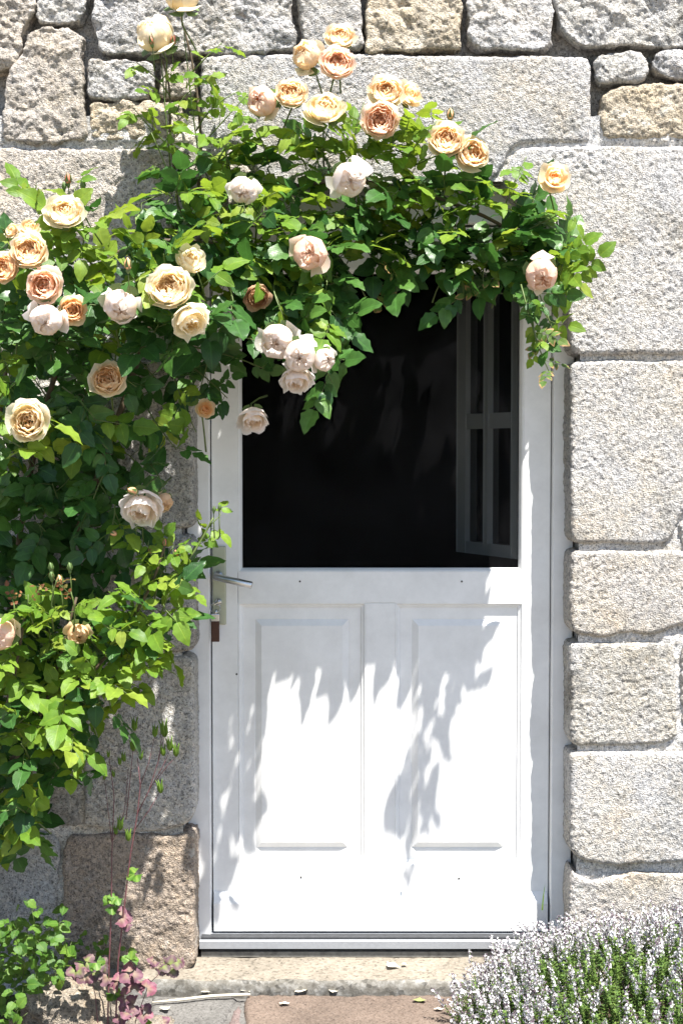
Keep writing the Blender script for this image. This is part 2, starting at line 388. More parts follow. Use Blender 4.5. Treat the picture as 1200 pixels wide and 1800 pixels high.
def stone_mesh(P, yf, cell, M, r, noises, seed, fold=1.0, pillow=0.0, tilt=(0, 0)):
    L = P.min(0)-M-cell; H = P.max(0)+M+cell
    xs = np.arange(L[0], H[0]+cell, cell); zs = np.arange(L[1], H[1]+cell, cell)
    X, Z = np.meshgrid(xs, zs); pts = np.stack([X.ravel(), Z.ravel()], 1)
    d, near = sdf(pts, P)
    keep = (d > -M).reshape(X.shape)
    q = keep[:-1, :-1] & keep[:-1, 1:] & keep[1:, 1:] & keep[1:, :-1]
    i = np.arange(X.size).reshape(X.shape)
    f = np.stack([i[:-1, :-1][q], i[:-1, 1:][q], i[1:, 1:][q], i[1:, :-1][q]], -1)
    used = np.zeros(X.size, bool); used[f.ravel()] = True
    remap = np.cumsum(used)-1; f = remap[f]; pts = pts[used]; d = d[used]; near = near[used]
    out = d < 0; p2 = np.where(out[:, None], near, pts)
    t = np.clip(d/r, 0, 1); dep = r-np.sqrt(np.clip(r*r-(r-t*r)**2, 0, None))   # 0 in the middle, r at the rim
    dep = np.where(out, r-d*fold, dep)
    if pillow: dm = d.max(); dep = dep-pillow*(1-(1-np.clip(d/dm, 0, 1))**2)
    c = P.mean(0); dep = dep+tilt[0]*(p2[:, 0]-c[0])+tilt[1]*(p2[:, 1]-c[1])
    v = np.stack([p2[:, 0], yf+dep, p2[:, 1]], -1)
    # displace along normals
    a, b, c4, e = (v[f[:, k]] for k in range(4)); fn = np.cross(c4-a, e-b)
    N = np.zeros_like(v)
    for k in range(4): np.add.at(N, f[:, k], fn)
    N /= np.linalg.norm(N, axis=1)[:, None]+1e-12
    if N[np.argmax(d)][1] > 0: N = -N; f = f[:, ::-1]
    disp = 0; mask = np.clip(.75+.75*fbm(v, 5, 2, seed+401), .25, 1.35)
    for k, nz in enumerate(noises):
        amp, sc_, oc = nz[:3]; h = chip(v, sc_, oc, seed*13+k*7) if len(nz) > 3 else fbm(v, sc_, oc, seed*13+k*7)
        disp = disp+amp*h*(mask if sc_ > 50 else 1)
    v = v+N*disp[:, None]
    return v, f

DRESSED = [(.0040, 18, 3, 1), (.0016, 70, 2), (.0017, 150, 2)]
FINE = [(.0015, 11, 3), (.0012, 70, 2), (.0019, 150, 2)]
ROUGH = [(.0085, 19, 4, 1), (.0020, 60, 2), (.0016, 145, 2)]
YF = -.108
wall = thing('house_wall', (0, YF, Z_PATH), 'grey granite block house wall with pale mortar joints around the white door', 'wall')
LG = (.475, .47, .46); TAN = (.48, .425, .335); BRN = (.335, .285, .24); MG = (.48, .475, .455); PK = (.46, .425, .38)
BIG = 1270; SM = -70
STONES = [  # outline (photo px), kind, tint, front offset
 ([(SM,-60),(58,-60),(60,15),(36,62),(30,104),(8,121),(SM,124)], ROUGH, PK, 0),
 ([(66,-60),(148,-60),(147,24),(136,40),(72,38),(64,18)], ROUGH, MG, .004),
 ([(50,56),(86,50),(143,58),(142,112),(149,240),(100,249),(10,246),(10,152),(36,106)], ROUGH, PK, -.004),
 ([(164,-60),(510,-60),(512,55),(521,82),(420,92),(300,90),(196,93),(179,84),(167,50)], ROUGH, LG, -.002),
 ([(521,-60),(635,-60),(636,88),(600,94),(532,90),(524,40)], DRESSED, LG, .002),
 ([(642,-60),(808,-60),(808,86),(770,82),(725,88),(690,82),(643,92)], ROUGH, TAN, 0),
 ([(826,-60),(971,-60),(968,78),(920,83),(850,80),(826,70)], ROUGH, LG, .002),
 ([(981,-60),(BIG,-60),(BIG,76),(1100,80),(1020,80),(990,52),(980,20)], ROUGH, MG, 0),
 ([(1043,99),(1080,95),(1135,96),(1138,135),(1110,143),(1050,143)], ROUGH, MG, .002),
 ([(1146,100),(1180,92),(BIG,92),(BIG,140),(1185,137),(1150,122)], ROUGH, LG, .002),
 ([(1060,158),(1090,148),(1160,146),(BIG,146),(BIG,244),(1140,244),(1062,243),(1053,215)], DRESSED, TAN, 0),
 ([(152,112),(180,104),(264,106),(272,125),(262,168),(200,174),(152,168)], ROUGH, LG, 0),
 ([(280,112),(340,104),(346,165),(300,172),(282,165)], ROUGH, PK, .004),
 ([(162,180),(250,182),(312,178),(322,228),(300,244),(200,244),(160,236)], ROUGH, TAN, .002),
 ([(352,98),(420,92),(700,94),(1030,97),(1038,110),(1038,240),(1030,250),(915,251),(895,264),(888,288),(868,316),(830,330),(700,336),(500,334),(464,318),(440,285),(425,255),(352,250)], FINE, LG, 0),
 ([(908,259),(1000,256),(BIG,255),(BIG,623),(1012,624),(1000,610),(997,520),(985,460),(955,400),(915,352),(880,326),(892,285)], FINE, LG, -.004),
 ([(SM,264),(120,258),(298,258),(302,300),(300,412),(150,420),(SM,418)], DRESSED, PK, 0),
 ([(312,258),(415,260),(432,285),(458,324),(420,362),(378,420),(352,490),(343,560),(342,622),(246,624),(242,432),(306,420)], DRESSED, PK, .002),
 ([(SM,430),(232,430),(236,622),(SM,622)], DRESSED, MG, .003),
 ([(1008,633),(1060,632),(BIG,632),(BIG,900),(1196,904),(1184,946),(1160,957),(1012,957),(1002,945),(1002,645)], FINE, LG, 0),
 ([(1200,914),(BIG,910),(BIG,956),(1196,956)], ROUGH, LG, .004),
 ([(1006,968),(BIG,967),(BIG,1105),(1190,1100),(1150,1118),(1100,1112),(1060,1122),(1012,1114),(1001,1100),(1000,980)], FINE, (.475,.455,.425), -.003),
 ([(1006,1131),(1186,1129),(1190,1300),(1160,1310),(1012,1311),(1000,1300),(1000,1140)], FINE, (.485,.475,.45), 0),
 ([(1198,1128),(BIG,1128),(BIG,1311),(1200,1308),(1196,1190)], DRESSED, LG, .003),
 ([(1005,1322),(1060,1320),(BIG,1324),(BIG,1512),(1130,1520),(1080,1522),(1020,1514),(1000,1495),(999,1330)], FINE, LG, -.005),
 ([(1003,1532),(1012,1538),(1040,1552),(1100,1535),(1150,1532),(BIG,1545),(BIG,1740),(1000,1740),(999,1545)], DRESSED, (.50,.475,.44), -.002),
 ([(190,633),(330,632),(341,642),(341,918),(332,930),(190,930)], FINE, MG, 0),
 ([(SM,633),(180,633),(180,930),(SM,930)], DRESSED, MG, .003),
 ([(176,941),(330,940),(341,950),(342,1138),(330,1147),(176,1145)], FINE, MG, -.003),
 ([(SM,941),(165,941),(165,1145),(SM,1145)], DRESSED, MG, .004),
 ([(150,1157),(330,1155),(342,1166),(343,1425),(336,1448),(300,1458),(260,1463),(148,1454),(146,1300)], FINE, MG, -.004),
 ([(SM,1157),(138,1157),(138,1452),(SM,1452)], DRESSED, MG, .003),
 ([(118,1472),(200,1466),(300,1468),(340,1462),(344,1480),(343,1690),(330,1706),(230,1712),(112,1712),(110,1500)], DRESSED, BRN, -.006),
 ([(SM,1464),(80,1464),(104,1480),(102,1600),(100,1720),(SM,1720)], DRESSED, MG, .003),
]
DOOR_SIDE = {15, 17, 19, 21, 22, 24, 25, 26, 28, 30, 32, 14}
for k, (pp, nz, tint, off) in enumerate(STONES):
    P = np.array([[*(lambda q: (q.x, q.z))(at(a, b, YF))] for a, b in pp])
    # subdivide the outline and let it wander a little
    Q = []
    for a, b in zip(P, np.roll(P, -1, 0)):
        n = max(1, int(np.linalg.norm(b-a)/.035))
        for t in range(n): Q.append(a+(b-a)*t/n)
    Q = np.array(Q); wob = .0030 if nz is FINE else .0055
    Q += wob*np.stack([fbm(np.c_[Q, np.full(len(Q), k)], 14, 2, k), fbm(np.c_[Q, np.full(len(Q), k+50)], 14, 2, k+9)], 1)
    if nz is ROUGH: c0 = Q.mean(0); Q = c0+(Q-c0)*(1+.009/(Q.max(0)-Q.min(0)))
    P = chaikin(Q, 1)
    rr = {id(FINE): .014, id(DRESSED): .012, id(ROUGH): .007}[id(nz)]
    big = k in DOOR_SIDE
    v, f = stone_mesh(P, YF+off, .0031, .03, rr, nz, k+3, fold=5.5 if big else 1.6, pillow=.003 if nz is ROUGH else .001,
                      tilt=(random.uniform(-.012, .012), random.uniform(-.012, .012)))
    c = v.mean(0); o = obj('stone', mesh('stone', v-c, f, GRANITE), wall, loc=Vector(c)); j = random.uniform(.93, 1.07)
    o.color = (*(min(1, x*j) for x in tint), 1)

# mortar: a rough sheet 14 mm behind the stone faces, with the doorway left out
OX0 = at(339, 1100, 0).x; OX1 = at(996, 1100, 0).x; OZT = at(600, 352, 0).z
def mort(X, Z):
    p = np.stack([X, X*0, Z], -1).reshape(-1, 3); side = (p[:, 2] > at(0, 248, YF).z) & ((p[:, 0] < at(340, 200, YF).x) | (p[:, 0] > at(1046, 200, YF).x))
    return (YF+np.where((p[:, 2] > at(0, 94, YF).z) | side, .006, .012)+.0028*fbm(p, 16, 3, 91)+.0035*fbm(p, 70, 3, 92)).reshape(X.shape)
x0, x1, z0, z1 = -1.15, 1.15, Z_PATH-.1, 2.25
nx = int((x1-x0)/.006); nz_ = int((z1-z0)/.006)
X, Z = np.meshgrid(np.linspace(x0, x1, nx), np.linspace(z0, z1, nz_)); Y = mort(X, Z)
hole = (X > OX0-.012) & (X < OX1+.012) & (Z < OZT+.03) & (Z > -.05)
i = np.arange(X.size).reshape(X.shape); q = ~(hole[:-1, :-1] | hole[1:, 1:] | hole[:-1, 1:] | hole[1:, :-1])
f = np.stack([i[:-1, :-1][q], i[:-1, 1:][q], i[1:, 1:][q], i[1:, :-1][q]], -1)
o = obj('mortar', mesh('mortar', np.stack([X, Y, Z], -1).reshape(-1, 3), f, MORTAR), wall); o.color = (.66, .655, .64, 1)
# wall body behind the facing and the unlit room
for (a, b, c, d) in ((-4, OX0-.02, -.5, 4.2), (OX1+.02, 4, -.5, 4.2)):
    o = box('wall_core', a, b, -.045, .14, c, d, MORTAR, wall, 0); o.color = (.4, .4, .39, 1)
o = box('wall_core', OX0-.0199, OX1+.0199, -.044, .139, OZT+.035, 4.2, MORTAR, wall, 0); o.color = (.4, .4, .39, 1)
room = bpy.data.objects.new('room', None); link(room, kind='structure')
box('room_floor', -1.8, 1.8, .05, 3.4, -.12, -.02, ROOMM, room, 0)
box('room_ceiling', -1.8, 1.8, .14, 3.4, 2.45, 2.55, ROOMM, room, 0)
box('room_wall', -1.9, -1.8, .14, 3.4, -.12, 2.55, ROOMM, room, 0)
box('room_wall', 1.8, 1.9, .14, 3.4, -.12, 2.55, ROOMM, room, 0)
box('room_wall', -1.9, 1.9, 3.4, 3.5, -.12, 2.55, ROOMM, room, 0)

# ------------------------------------------------------------------ door frame, door, sash
def dx(px, y=0, py=1100): return at(px, py, y).x
def dz(py, y=0): return at(600, py, y).z
frame = thing('door_frame', (dx(668), 0, 0), 'white painted door frame with aluminium threshold set in the stone opening', 'door frame')
ZF0 = dz(1652); ZH = dz(392)
box('jamb', OX0-.015, dx(369), 0, .10, ZF0, ZH, PAINT, frame, .003)
box('jamb', dx(970), OX1+.015, 0, .10, ZF0, ZH, PAINT, frame, .003)
box('head', OX0-.015, OX1+.015, .0005, .10, ZH+.0006, OZT+.05, PAINT, frame, .003)
YL = .032                               # face of the leaf
ZT0 = dz(1667)
mb = MB()
prof = [(-.034, dz(1667, -.03)), (-.034, dz(1654, -.03)), (-.030, dz(1652, -.03)), (-.008, dz(1651, -.008)), (-.006, dz(1643)), (.10, dz(1642)), (.10, dz(1667))]
n = len(prof); xa, xb = dx(348.5, -.03), OX1-.003
mb.add([(x, y, z) for x in (xa, xb) for (y, z) in prof], [(i, (i+1) % n, n+(i+1) % n, n+i) for i in range(n)]+[tuple(range(n-1, -1, -1)), tuple(range(n, 2*n))])
obj('threshold', mesh('threshold', np.concatenate(mb.v), mb.f, ALU, False), frame)
box('threshold_seal', xa+.004, xb-.004, -.026, .09, dz(1676), dz(1667)-.0005, RUBBER, frame, 0)

box('threshold_strip', xa+.003, xb-.003, -.0245, YL-.027, dz(1651, -.02), dz(1649, -.02)+.004, NEARBLACK, frame, .001)  # near-black strip that draws the dark line along the threshold top
door = thing('door', (dx(668), YL, 0), 'white wooden door with dark glass above and two raised panels below', 'door')
LX0, LX1 = dx(371), dx(968.5); LZ0, LZ1 = dz(1641), dz(396)
YB = YL+.044
GX0, GX1, GZ0, GZ1 = dx(417), dx(921), dz(1008), dz(470)
box('stile', LX0, GX0-.0004, YL, YB, LZ0, LZ1, PAINT, door, .0016)
box('stile', GX1+.0004, LX1, YL, YB, LZ0, LZ1, PAINT, door, .0016)
box('rail', GX0+.0004, GX1-.0004, YL, YB, GZ1, LZ1, PAINT, door, .0014)
PZ1, PZ0 = dz(1062), dz(1527)
box('rail', GX0+.0004, GX1-.0004, YL+.0004, YB, PZ1, GZ0, PAINT, door, .0014)
box('rail', GX0+.0004, GX1-.0004, YL+.0004, YB, LZ0, PZ0, PAINT, door, .0014)
MX0, MX1 = dx(643), dx(695)
box('mid_stile', MX0, MX1, YL+.0008, YB, PZ0+.0004, PZ1-.0004, PAINT, door, .0014)
for a, b in ((GX0, MX0), (MX1, GX1)):
    a += .0004; b -= .0004
    pn = ring('panel', a, b, PZ0, PZ1, [(0, YL+.034), (.012, YL+.0135), (.044, YL+.0135), (.0445, YL+.0145), (.046, YL+.0145), (.062, YL+.0045), (.0635, YL+.0035)], PAINT, door, cap=True)
    ring('moulding', a, b, PZ0, PZ1, [(-.0005, YL+.02), (-.0005, YL+.0012), (.0015, YL+.0003), (.003, YL+.0012), (.005, YL+.0045), (.0085, YL+.0075), (.011, YL+.008), (.0125, YL+.0100), (.0130, YL+.0132)], PAINT, pn)
ring('glazing_bead', GX0, GX1, GZ0, GZ1, [(-.0004, YL+.03), (-.0004, YL+.001), (.002, YL+.0004), (.006, YL+.004), (.0105, YL+.012), (.0115, YL+.014), (.0115, YL+.022)], PAINT, door)
box('glass_pane', GX0+.002, GX1-.002, YL+.0175, YL+.0195, GZ0+.002, GZ1-.002, GLASS, door, 0)
# weather bar at the foot
v = []; prof = [(YL+.004, dz(1570)), (YL-.004, dz(1575)), (YL-.022, dz(1588)), (YL-.024, dz(1591)), (YL-.024, dz(1638)), (YL-.020, dz(1640)), (YL+.004, dz(1640))]
xa, xb = LX0+.004, LX1-.004; n = len(prof)
obj('weather_bar', mesh('weather_bar', [(x, y, z) for x in (xa, xb) for (y, z) in prof], [(i, n+i, n+(i+1) % n, (i+1) % n) for i in range(n)]+[tuple(range(n)), tuple(range(2*n-1, n-1, -1))], PAINT, False), door)
for (px, py) in ((527, 1022), (811, 1022), (529, 1542), (806, 1544), (416, 1185)):
    mb = MB(); c = at(px, py, YL); mb.tube([c+Vector((0, -.0011, 0)), c+Vector((0, .002, 0))], .0026, 10)
    obj('peg_hole', mb.mesh('peg_hole', DARK, False), door)
# handle plate, lever, lock
hz0, hz1 = dz(1100), dz(961)
hp = box('handle_plate', dx(372.5), dx(396.5), YL-.009, YL-.0002, hz0, hz1, PLATE, door, .0035, 3)
pv = at(384, 1011, YL-.009)
mb = MB(); mb.tube([pv+Vector((0, .004, 0)), pv+Vector((0, -.016, 0))], [.0125, .0125], 20); mb.tube([pv+Vector((0, -.01, 0)), pv+Vector((0, -.044, 0))], .0085, 16)
obj('lever_neck', mb.mesh('lever_neck', METAL), hp)
l0 = pv+Vector((-.008, -.048, .001)); l1 = at(443, 1029, YL-.07)
mb = MB(); mb.tube([l0, l0.lerp(l1, .02), l0.lerp(l1, .985), l1], [.0085, .0098, .0098, .0088], 20)
obj('lever', mb.mesh('lever', METAL), door)
kc = at(384, 1058, YL-.009)
mb = MB(); mb.tube([kc+Vector((0, .004, 0)), kc+Vector((0, -.007, 0))], [.0105, .0100], 20)
obj('lock_cylinder', mb.mesh('lock_cylinder', CHROME), hp)
# key with fob
key = thing('key', kc+Vector((0, -.007, 0)), 'steel key in the door lock with ring and brown leather fob', 'key')
mb = MB(); mb.add(*(lambda P: (np.array(P), [(0, 1, 2, 3), (7, 6, 5, 4), (0, 4, 5, 1), (1, 5, 6, 2), (2, 6, 7, 3), (3, 7, 4, 0)]))(
    [tuple(kc+Vector((x*math.cos(.5)-t*math.sin(.5), y, x*math.sin(.5)+t*math.cos(.5)))) for t in (-.0012, .0012) for (x, y) in ((-.0105, -.034), (.0105, -.034), (.0105, -.014), (-.0105, -.014))]))
mb.tube([kc+Vector((0, -.006, 0)), kc+Vector((0, -.016, 0))], .003, 8)
obj('key_bow', mb.mesh('key_bow', CHROME, False), key)
rc = kc+Vector((-.006, -.027, -.0135)); mb = MB()
mb.tube([rc+Vector((math.cos(a)*.0135, math.sin(a*1)*.004, math.sin(a)*.0135)) for a in np.linspace(0, 2*math.pi, 25)], .0011, 6)
obj('key_ring', mb.mesh('key_ring', CHROME), key)
fx = at(379, 1082, YL-.036)
box('fob_clasp', fx.x-.0125, fx.x+.011, fx.y-.005, fx.y+.003, dz(1092, fx.y), dz(1079, fx.y), CHROME, key, .0015)
mb = MB(); mb.tube([Vector((fx.x, fx.y-.001, dz(1080, fx.y))), Vector((fx.x+.001, fx.y-.001, dz(1076, fx.y))), Vector((fx.x+.002, fx.y-.001, dz(1071, fx.y)))], [.003, .0045, .003], 10)
obj('swivel', mb.mesh('swivel', CHROME), key)
box('leather_fob', fx.x-.012, fx.x+.0105, fx.y-.004, fx.y+.002, dz(1128, fx.y), dz(1092, fx.y)-.0003, LEATHER, key, .002)

# the inner casement standing open behind the glass
HX = dx(917, .075); HY = .075
fe = at(812, 900, HY+.285); ax = Vector((fe.x-HX, fe.y-HY, 0)); SW = ax.length; ax.normalize(); nrm = Vector((-ax.y, ax.x, 0))
if nrm.y > 0: nrm = -nrm
sash = thing('window_sash', (HX, HY, dz(985)), 'grey white glazed casement sash standing open in the dark room behind the glass', 'window')
def sbar(name, s0, s1, z0, z1, t0, t1, m=SASHP, bev=.002):
    bm = bmesh.new(); bmesh.ops.create_cube(bm, size=1)
    for v_ in bm.verts:
        s = (s0+s1)/2+v_.co.x*(s1-s0); t = (t0+t1)/2+v_.co.y*(t1-t0); z = (z0+z1)/2+v_.co.z*(z1-z0)
        v_.co = Vector((HX, HY, z))+ax*s+nrm*t
    if bev: bmesh.ops.bevel(bm, geom=bm.edges[:], offset=bev, segments=2, affect='EDGES')
    bmesh.ops.recalc_face_normals(bm, faces=bm.faces)
    me = bpy.data.meshes.new(name); bm.to_mesh(me); bm.free(); me.materials.append(m); return obj(name, me, sash)
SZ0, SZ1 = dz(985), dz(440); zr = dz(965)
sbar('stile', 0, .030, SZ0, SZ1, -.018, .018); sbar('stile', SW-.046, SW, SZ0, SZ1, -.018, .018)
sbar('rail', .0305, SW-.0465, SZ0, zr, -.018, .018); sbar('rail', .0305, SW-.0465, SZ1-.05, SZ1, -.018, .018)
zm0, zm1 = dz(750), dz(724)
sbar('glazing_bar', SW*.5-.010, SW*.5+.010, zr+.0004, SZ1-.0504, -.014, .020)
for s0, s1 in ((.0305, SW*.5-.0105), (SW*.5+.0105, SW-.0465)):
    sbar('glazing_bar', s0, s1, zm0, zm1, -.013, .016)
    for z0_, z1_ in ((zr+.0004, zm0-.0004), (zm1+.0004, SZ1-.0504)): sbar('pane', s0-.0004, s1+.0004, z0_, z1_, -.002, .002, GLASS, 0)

# ------------------------------------------------------------------ step and paving
step = thing('door_step', (dx(600), -.1, Z_PATH), 'worn beige stone door step with grey lichen along its front edge', 'step')
P = np.array([(dx(150), -.045+.09), (dx(150), Y_STEP), (dx(905), Y_STEP-.004), (dx(905), .09)])
P2 = []
for a, b in zip(P, np.roll(P, -1, 0)):
    nn = max(1, int(np.linalg.norm(b-a)/.05))
    for t in range(nn): P2.append(a+(b-a)*t/nn)
P2 = np.array(P2); P2 += .003*np.stack([fbm(np.c_[P2, P2[:, 0]*0], 9, 2, 5), fbm(np.c_[P2, P2[:, 0]*0], 11, 2, 6)], 1)
v, f = stone_mesh(chaikin(P2, 1), 0, .007, .03, .012, [(.0018, 8, 3), (.0010, 60, 2)], 77, fold=2.0)
v = np.stack([v[:, 0], v[:, 2], -.0035-v[:, 1]], -1)
cz = v[f].mean(1); fm = ((cz[:, 2] < -.010) | (cz[:, 1] < Y_STEP+.012+.004*np.sin(cz[:, 0]*40))).astype(int)
obj('tread', mesh('tread', v, f[:, ::-1], [STEPM, LICHEN], True, None, fm), step)

def sl_px(lst, z): return [(lambda q: (q.x, q.y))(CAM+_ray(a, b)*((z-CAM.z)/_ray(a, b).z)) for a, b in lst]
slab('paving_stone', sl_px([(432, 1748), (830, 1748), (850, 1990), (425, 1990)], Z_PATH), Z_PATH, .03, SLAB_B, .0028, 21, path)
slab('paving_stone', sl_px([(268, 1746), (418, 1748), (405, 1768), (392, 1796), (380, 1850), (255, 1850)], Z_PATH), Z_PATH-.004, .03, SLAB_G, .002, 22, path)
slab('paving_stone', sl_px([(424, 1752), (426, 1850), (388, 1850), (396, 1800), (410, 1772)], Z_PATH), Z_PATH-.006, .03, SLAB_P, .002, 23, path)
slab('paving_stone', sl_px([(255, 1858), (420, 1858), (415, 2050), (230, 2050)], Z_PATH), Z_PATH-.003, .03, SLAB_P, .002, 24, path)
def padz(X, Y):
    p = np.stack([X, Y, X*0], -1).reshape(-1, 3)
    return (Z_PATH-.013+.004*fbm(p, 20, 3, 33)+.002*fbm(p, 90, 2, 35)).reshape(X.shape)
v, f = grid_patch(-.56, .36, -1.1, -.19, .008, padz); obj('path_bed', mesh('path_bed', v, f, SLAB_G), path)

def boulder(name, c, size, seed, m, tint, label, cat, sub=5, amp=.22):
    bm = bmesh.new(); bmesh.ops.create_icosphere(bm, subdivisions=sub, radius=1)
    v = np.array([x.co[:] for x in bm.verts]); f = np.array([[q.index for q in t.verts] for t in bm.faces]); bm.free()
    v = np.sign(v)*np.abs(v)**.75; v *= (1+amp*fbm(v, 1.3, 3, seed)+.05*fbm(v, 6, 3, seed+4)+.015*fbm(v, 22, 2, seed+8))[:, None]
    v = v*np.array(size); o = obj(name, mesh(name, v, f, m), None, label, cat, loc=Vector(c)); o.color = (*tint, 1); return o
q = at(140, 1775, -.30)
boulder('rock', (at(128, 1770, -.40).x, -.40, .0), (.125, .10, .075), 5, GRANITE, (.27, .235, .19), 'flat grey brown rock on the soil left of the mauve leaved columbine', 'rock')
boulder('rock', (at(265, 1800, -.36).x, -.40, Z_PATH-.02), (.07, .05, .03), 9, GRANITE, (.26, .23, .19), 'small low rock at the bottom edge beside the paving', 'rock', 4)
for i, (px, py, s) in enumerate(((35, 1792, .024), (62, 1797, .020), (125, 1788, .013))):
    lab = ('round tan pebble in the bottom left corner', 'smaller brown pebble beside the round tan pebble', 'tiny whitish pebble lying on the flat grey brown rock')[i]
    p = at(px, py, -.36 if i < 2 else -.38)
    boulder('pebble', p, (s, s*.9, s*.7), 30+i, GRANITE, ((.40, .30, .20), (.30, .22, .15), (.6, .57, .52))[i], lab, 'pebble', 3)

# ------------------------------------------------------------------ leaf templates
def leaflet(L, W, fold, droop, seed, lobes=0):
    """ovate blade along +Y, normal +Z; returns verts, faces, uv"""
    rnd = random.Random(seed); ts = [0, .08, .2, .34, .5, .66, .8, .91, 1.0]
    v = []; uv = []; f = []; tw = rnd.uniform(-.25, .25); side = rnd.uniform(-.12, .12)
    for t in ts:
        wd = W*.5*(math.sin(math.pi*min(1, t**.80))**.72 if 0 < t < 1 else 0.0)*(1-.12*t)
        zig = 1+(.06 if ts.index(t) % 2 else -.05)
        mid = Vector((side*L*t*t, t*L, -droop*L*t*t))
        for u in (-1, -.5, 0, .5, 1):
            x = u*wd*zig; z = fold*abs(x)+tw*x*t - .35*fold*abs(x)*abs(u)
            z += .05*W*math.sin(t*19+seed+u)*abs(u)
            v.append((mid.x+x, mid.y+(-.04*L*abs(u) if 0 < t < 1 else 0), mid.z+z)); uv.append((u*(1 if wd > 0 else 0), t, 0))
    for i in range(len(ts)-1):
        for j in range(4): f.append((i*5+j, i*5+j+1, i*5+6+j, i*5+5+j))
    return np.array(v), f, np.array(uv)
def xf(v, M): v = np.asarray(v); R = np.array(M.to_3x3()); return v@R.T+np.array(M.translation)
def frame_m(p, d, n):
    d = Vector(d).normalized(); n = Vector(n); x = d.cross(n)
    if x.length < 1e-4: x = d.orthogonal()
    x.normalize(); z = x.cross(d).normalized()
    return Matrix(((x.x, d.x, z.x, p[0]), (x.y, d.y, z.y, p[1]), (x.z, d.z, z.z, p[2]), (0, 0, 0, 1)))
def compound(seed, pairs, size, young):
    rnd = random.Random(seed); mb = MB(); L = .028+.026*pairs
    def rp(t): return Vector((.006*math.sin(t*3+seed), L*t, -.010*t*t*(1+pairs*.3)))
    mb.tube([rp(t) for t in (0, .35, .7, 1)], [.0013, .0011, .0009, .0007], 4, 1)
    def put(t, ang, s):
        p = rp(t); d = Vector((math.sin(ang), math.cos(ang), rnd.uniform(-.35, .08)))
        n = Vector((rnd.uniform(-.35, .35), rnd.uniform(-.35, .35), 1))
        v, f, uv = leaflet(s, s*rnd.uniform(.66, .80), rnd.uniform(.1, .42), rnd.uniform(.05, .34), seed*31+int(t*97)+int(ang*10))
        mb.add(xf(v, frame_m(p+d.normalized()*.003, d, n)), f, uv, 0)
    put(1, rnd.uniform(-.15, .15), size*1.12)
    for k in range(pairs):
        t = 1-.30-.68*k/max(1, pairs)*.95
        for sgn in (-1, 1): put(max(.25, t), sgn*rnd.uniform(.85, 1.25), size*rnd.uniform(.82, 1.0)*(1-.10*k))
    return mb
TM = {}
for kind, mt in (('M', LEAF_M), ('Y', LEAF_Y), ('S', LEAF_S), ('R', LEAF_R)):
    TM[kind] = []
    for k in range(7):
        s = {'M': .061, 'Y': .057, 'S': .042, 'R': .022}[kind]*(.9+.05*(k % 5))
        mb = compound(k*5+ord(kind), [2, 2, 1, 2, 3, 1, 2][k], s, kind == 'Y')
        TM[kind].append((mb, mb.mesh('leaf_'+kind, [mt, STEM_G], True, 'leafuv')))

def leaf_matrix(p, d, n, s=1.0):
    return frame_m(p, d, n) @ Matrix.Scale(s, 4)
class Plant:
    def __init__(s, root): s.root = root; s.L = []; s.tw = MB(); s.B = []
    def leaf(s, p, d, n, kind, sc=1.0): s.L.append((kind, random.randrange(7), leaf_matrix(p, d, n, sc)))
    def shoot(s, a, b, nl, young, sag=.02, sc=1.0, tipkind=None, r=.0018, nbias=(.15, -.42, .95), start=.25):
        a = Vector(a); b = Vector(b); ph = random.uniform(0, 6.28); mid = a.lerp(b, .5)+Vector((random.uniform(-.02, .02), random.uniform(-.03, .0), sag))
        def P(t): return a*(1-t)**2+mid*2*t*(1-t)+b*t*t
        s.tw.tube([P(t) for t in (0, .25, .5, .75, 1)], [r*1.2, r*1.1, r, r*.9, r*.6], 5)
        ax_ = (b-a).normalized()
        for k in range(nl):
            t = start+(1-start)*(k+.6)/nl; p = P(min(1, t)); ph += 2.4
            e1 = ax_.orthogonal().normalized(); e2 = ax_.cross(e1); rad = e1*math.cos(ph)+e2*math.sin(ph)
            d = rad*.95+ax_*.45+Vector((0, -.42, -.12))+Vector([random.gauss(0, .22) for _ in range(3)])
            n = Vector(nbias)+Vector([random.gauss(0, .34) for _ in range(3)])
            kind = 'Y' if random.random() < young else 'M'
            if tipkind and k >= nl-2: kind = tipkind
            s.leaf(p, d, n, kind, sc*random.uniform(.78, 1.12))
        return P
    def finish(s, nobj, leafname='leaf'):
        def hides(M):
            c = M @ Vector((0, .055, 0)); d_ = c-CAM; k = d_.dot(_f); px = 600+FPX*d_.x/k; py = 900-FPX*d_.dot(_u)/k
            return any(c.y < y+.03 and math.hypot(px-a, py-b) < r+16 for a, b, r, y in s.B)
        s.L = [q for q in s.L if not hides(q[2])]
        s.L.sort(key=lambda q: q[2].translation.y)
        for kind, k, M in s.L[:nobj]:
            o = obj(leafname, TM[kind][k][1], s.root); o.matrix_basis = M
        rest = s.L[nobj:]
        if rest:
            for kinds, mats in ((('M',), LEAF_M), (('Y', 'R'), LEAF_Y), (('S',), LEAF_S)):
                mb = MB()
                for kind, k, M in rest:
                    if kind not in kinds: continue
                    t = TM[kind][k][0]; v = xf(np.concatenate(t.v), M); off = mb.n
                    mb.v.append(v); mb.a.append(np.concatenate(t.a)); mb.f += [tuple(q+off for q in ff) for ff in t.f]; mb.m += t.m; mb.n += len(v)
                if mb.n: obj('foliage', mb.mesh('foliage', [mats, STEM_G], True, 'leafuv'), s.root, kind='stuff')
        obj('twigs', s.tw.mesh('twigs', [STEM_G]), s.root, kind='stuff')

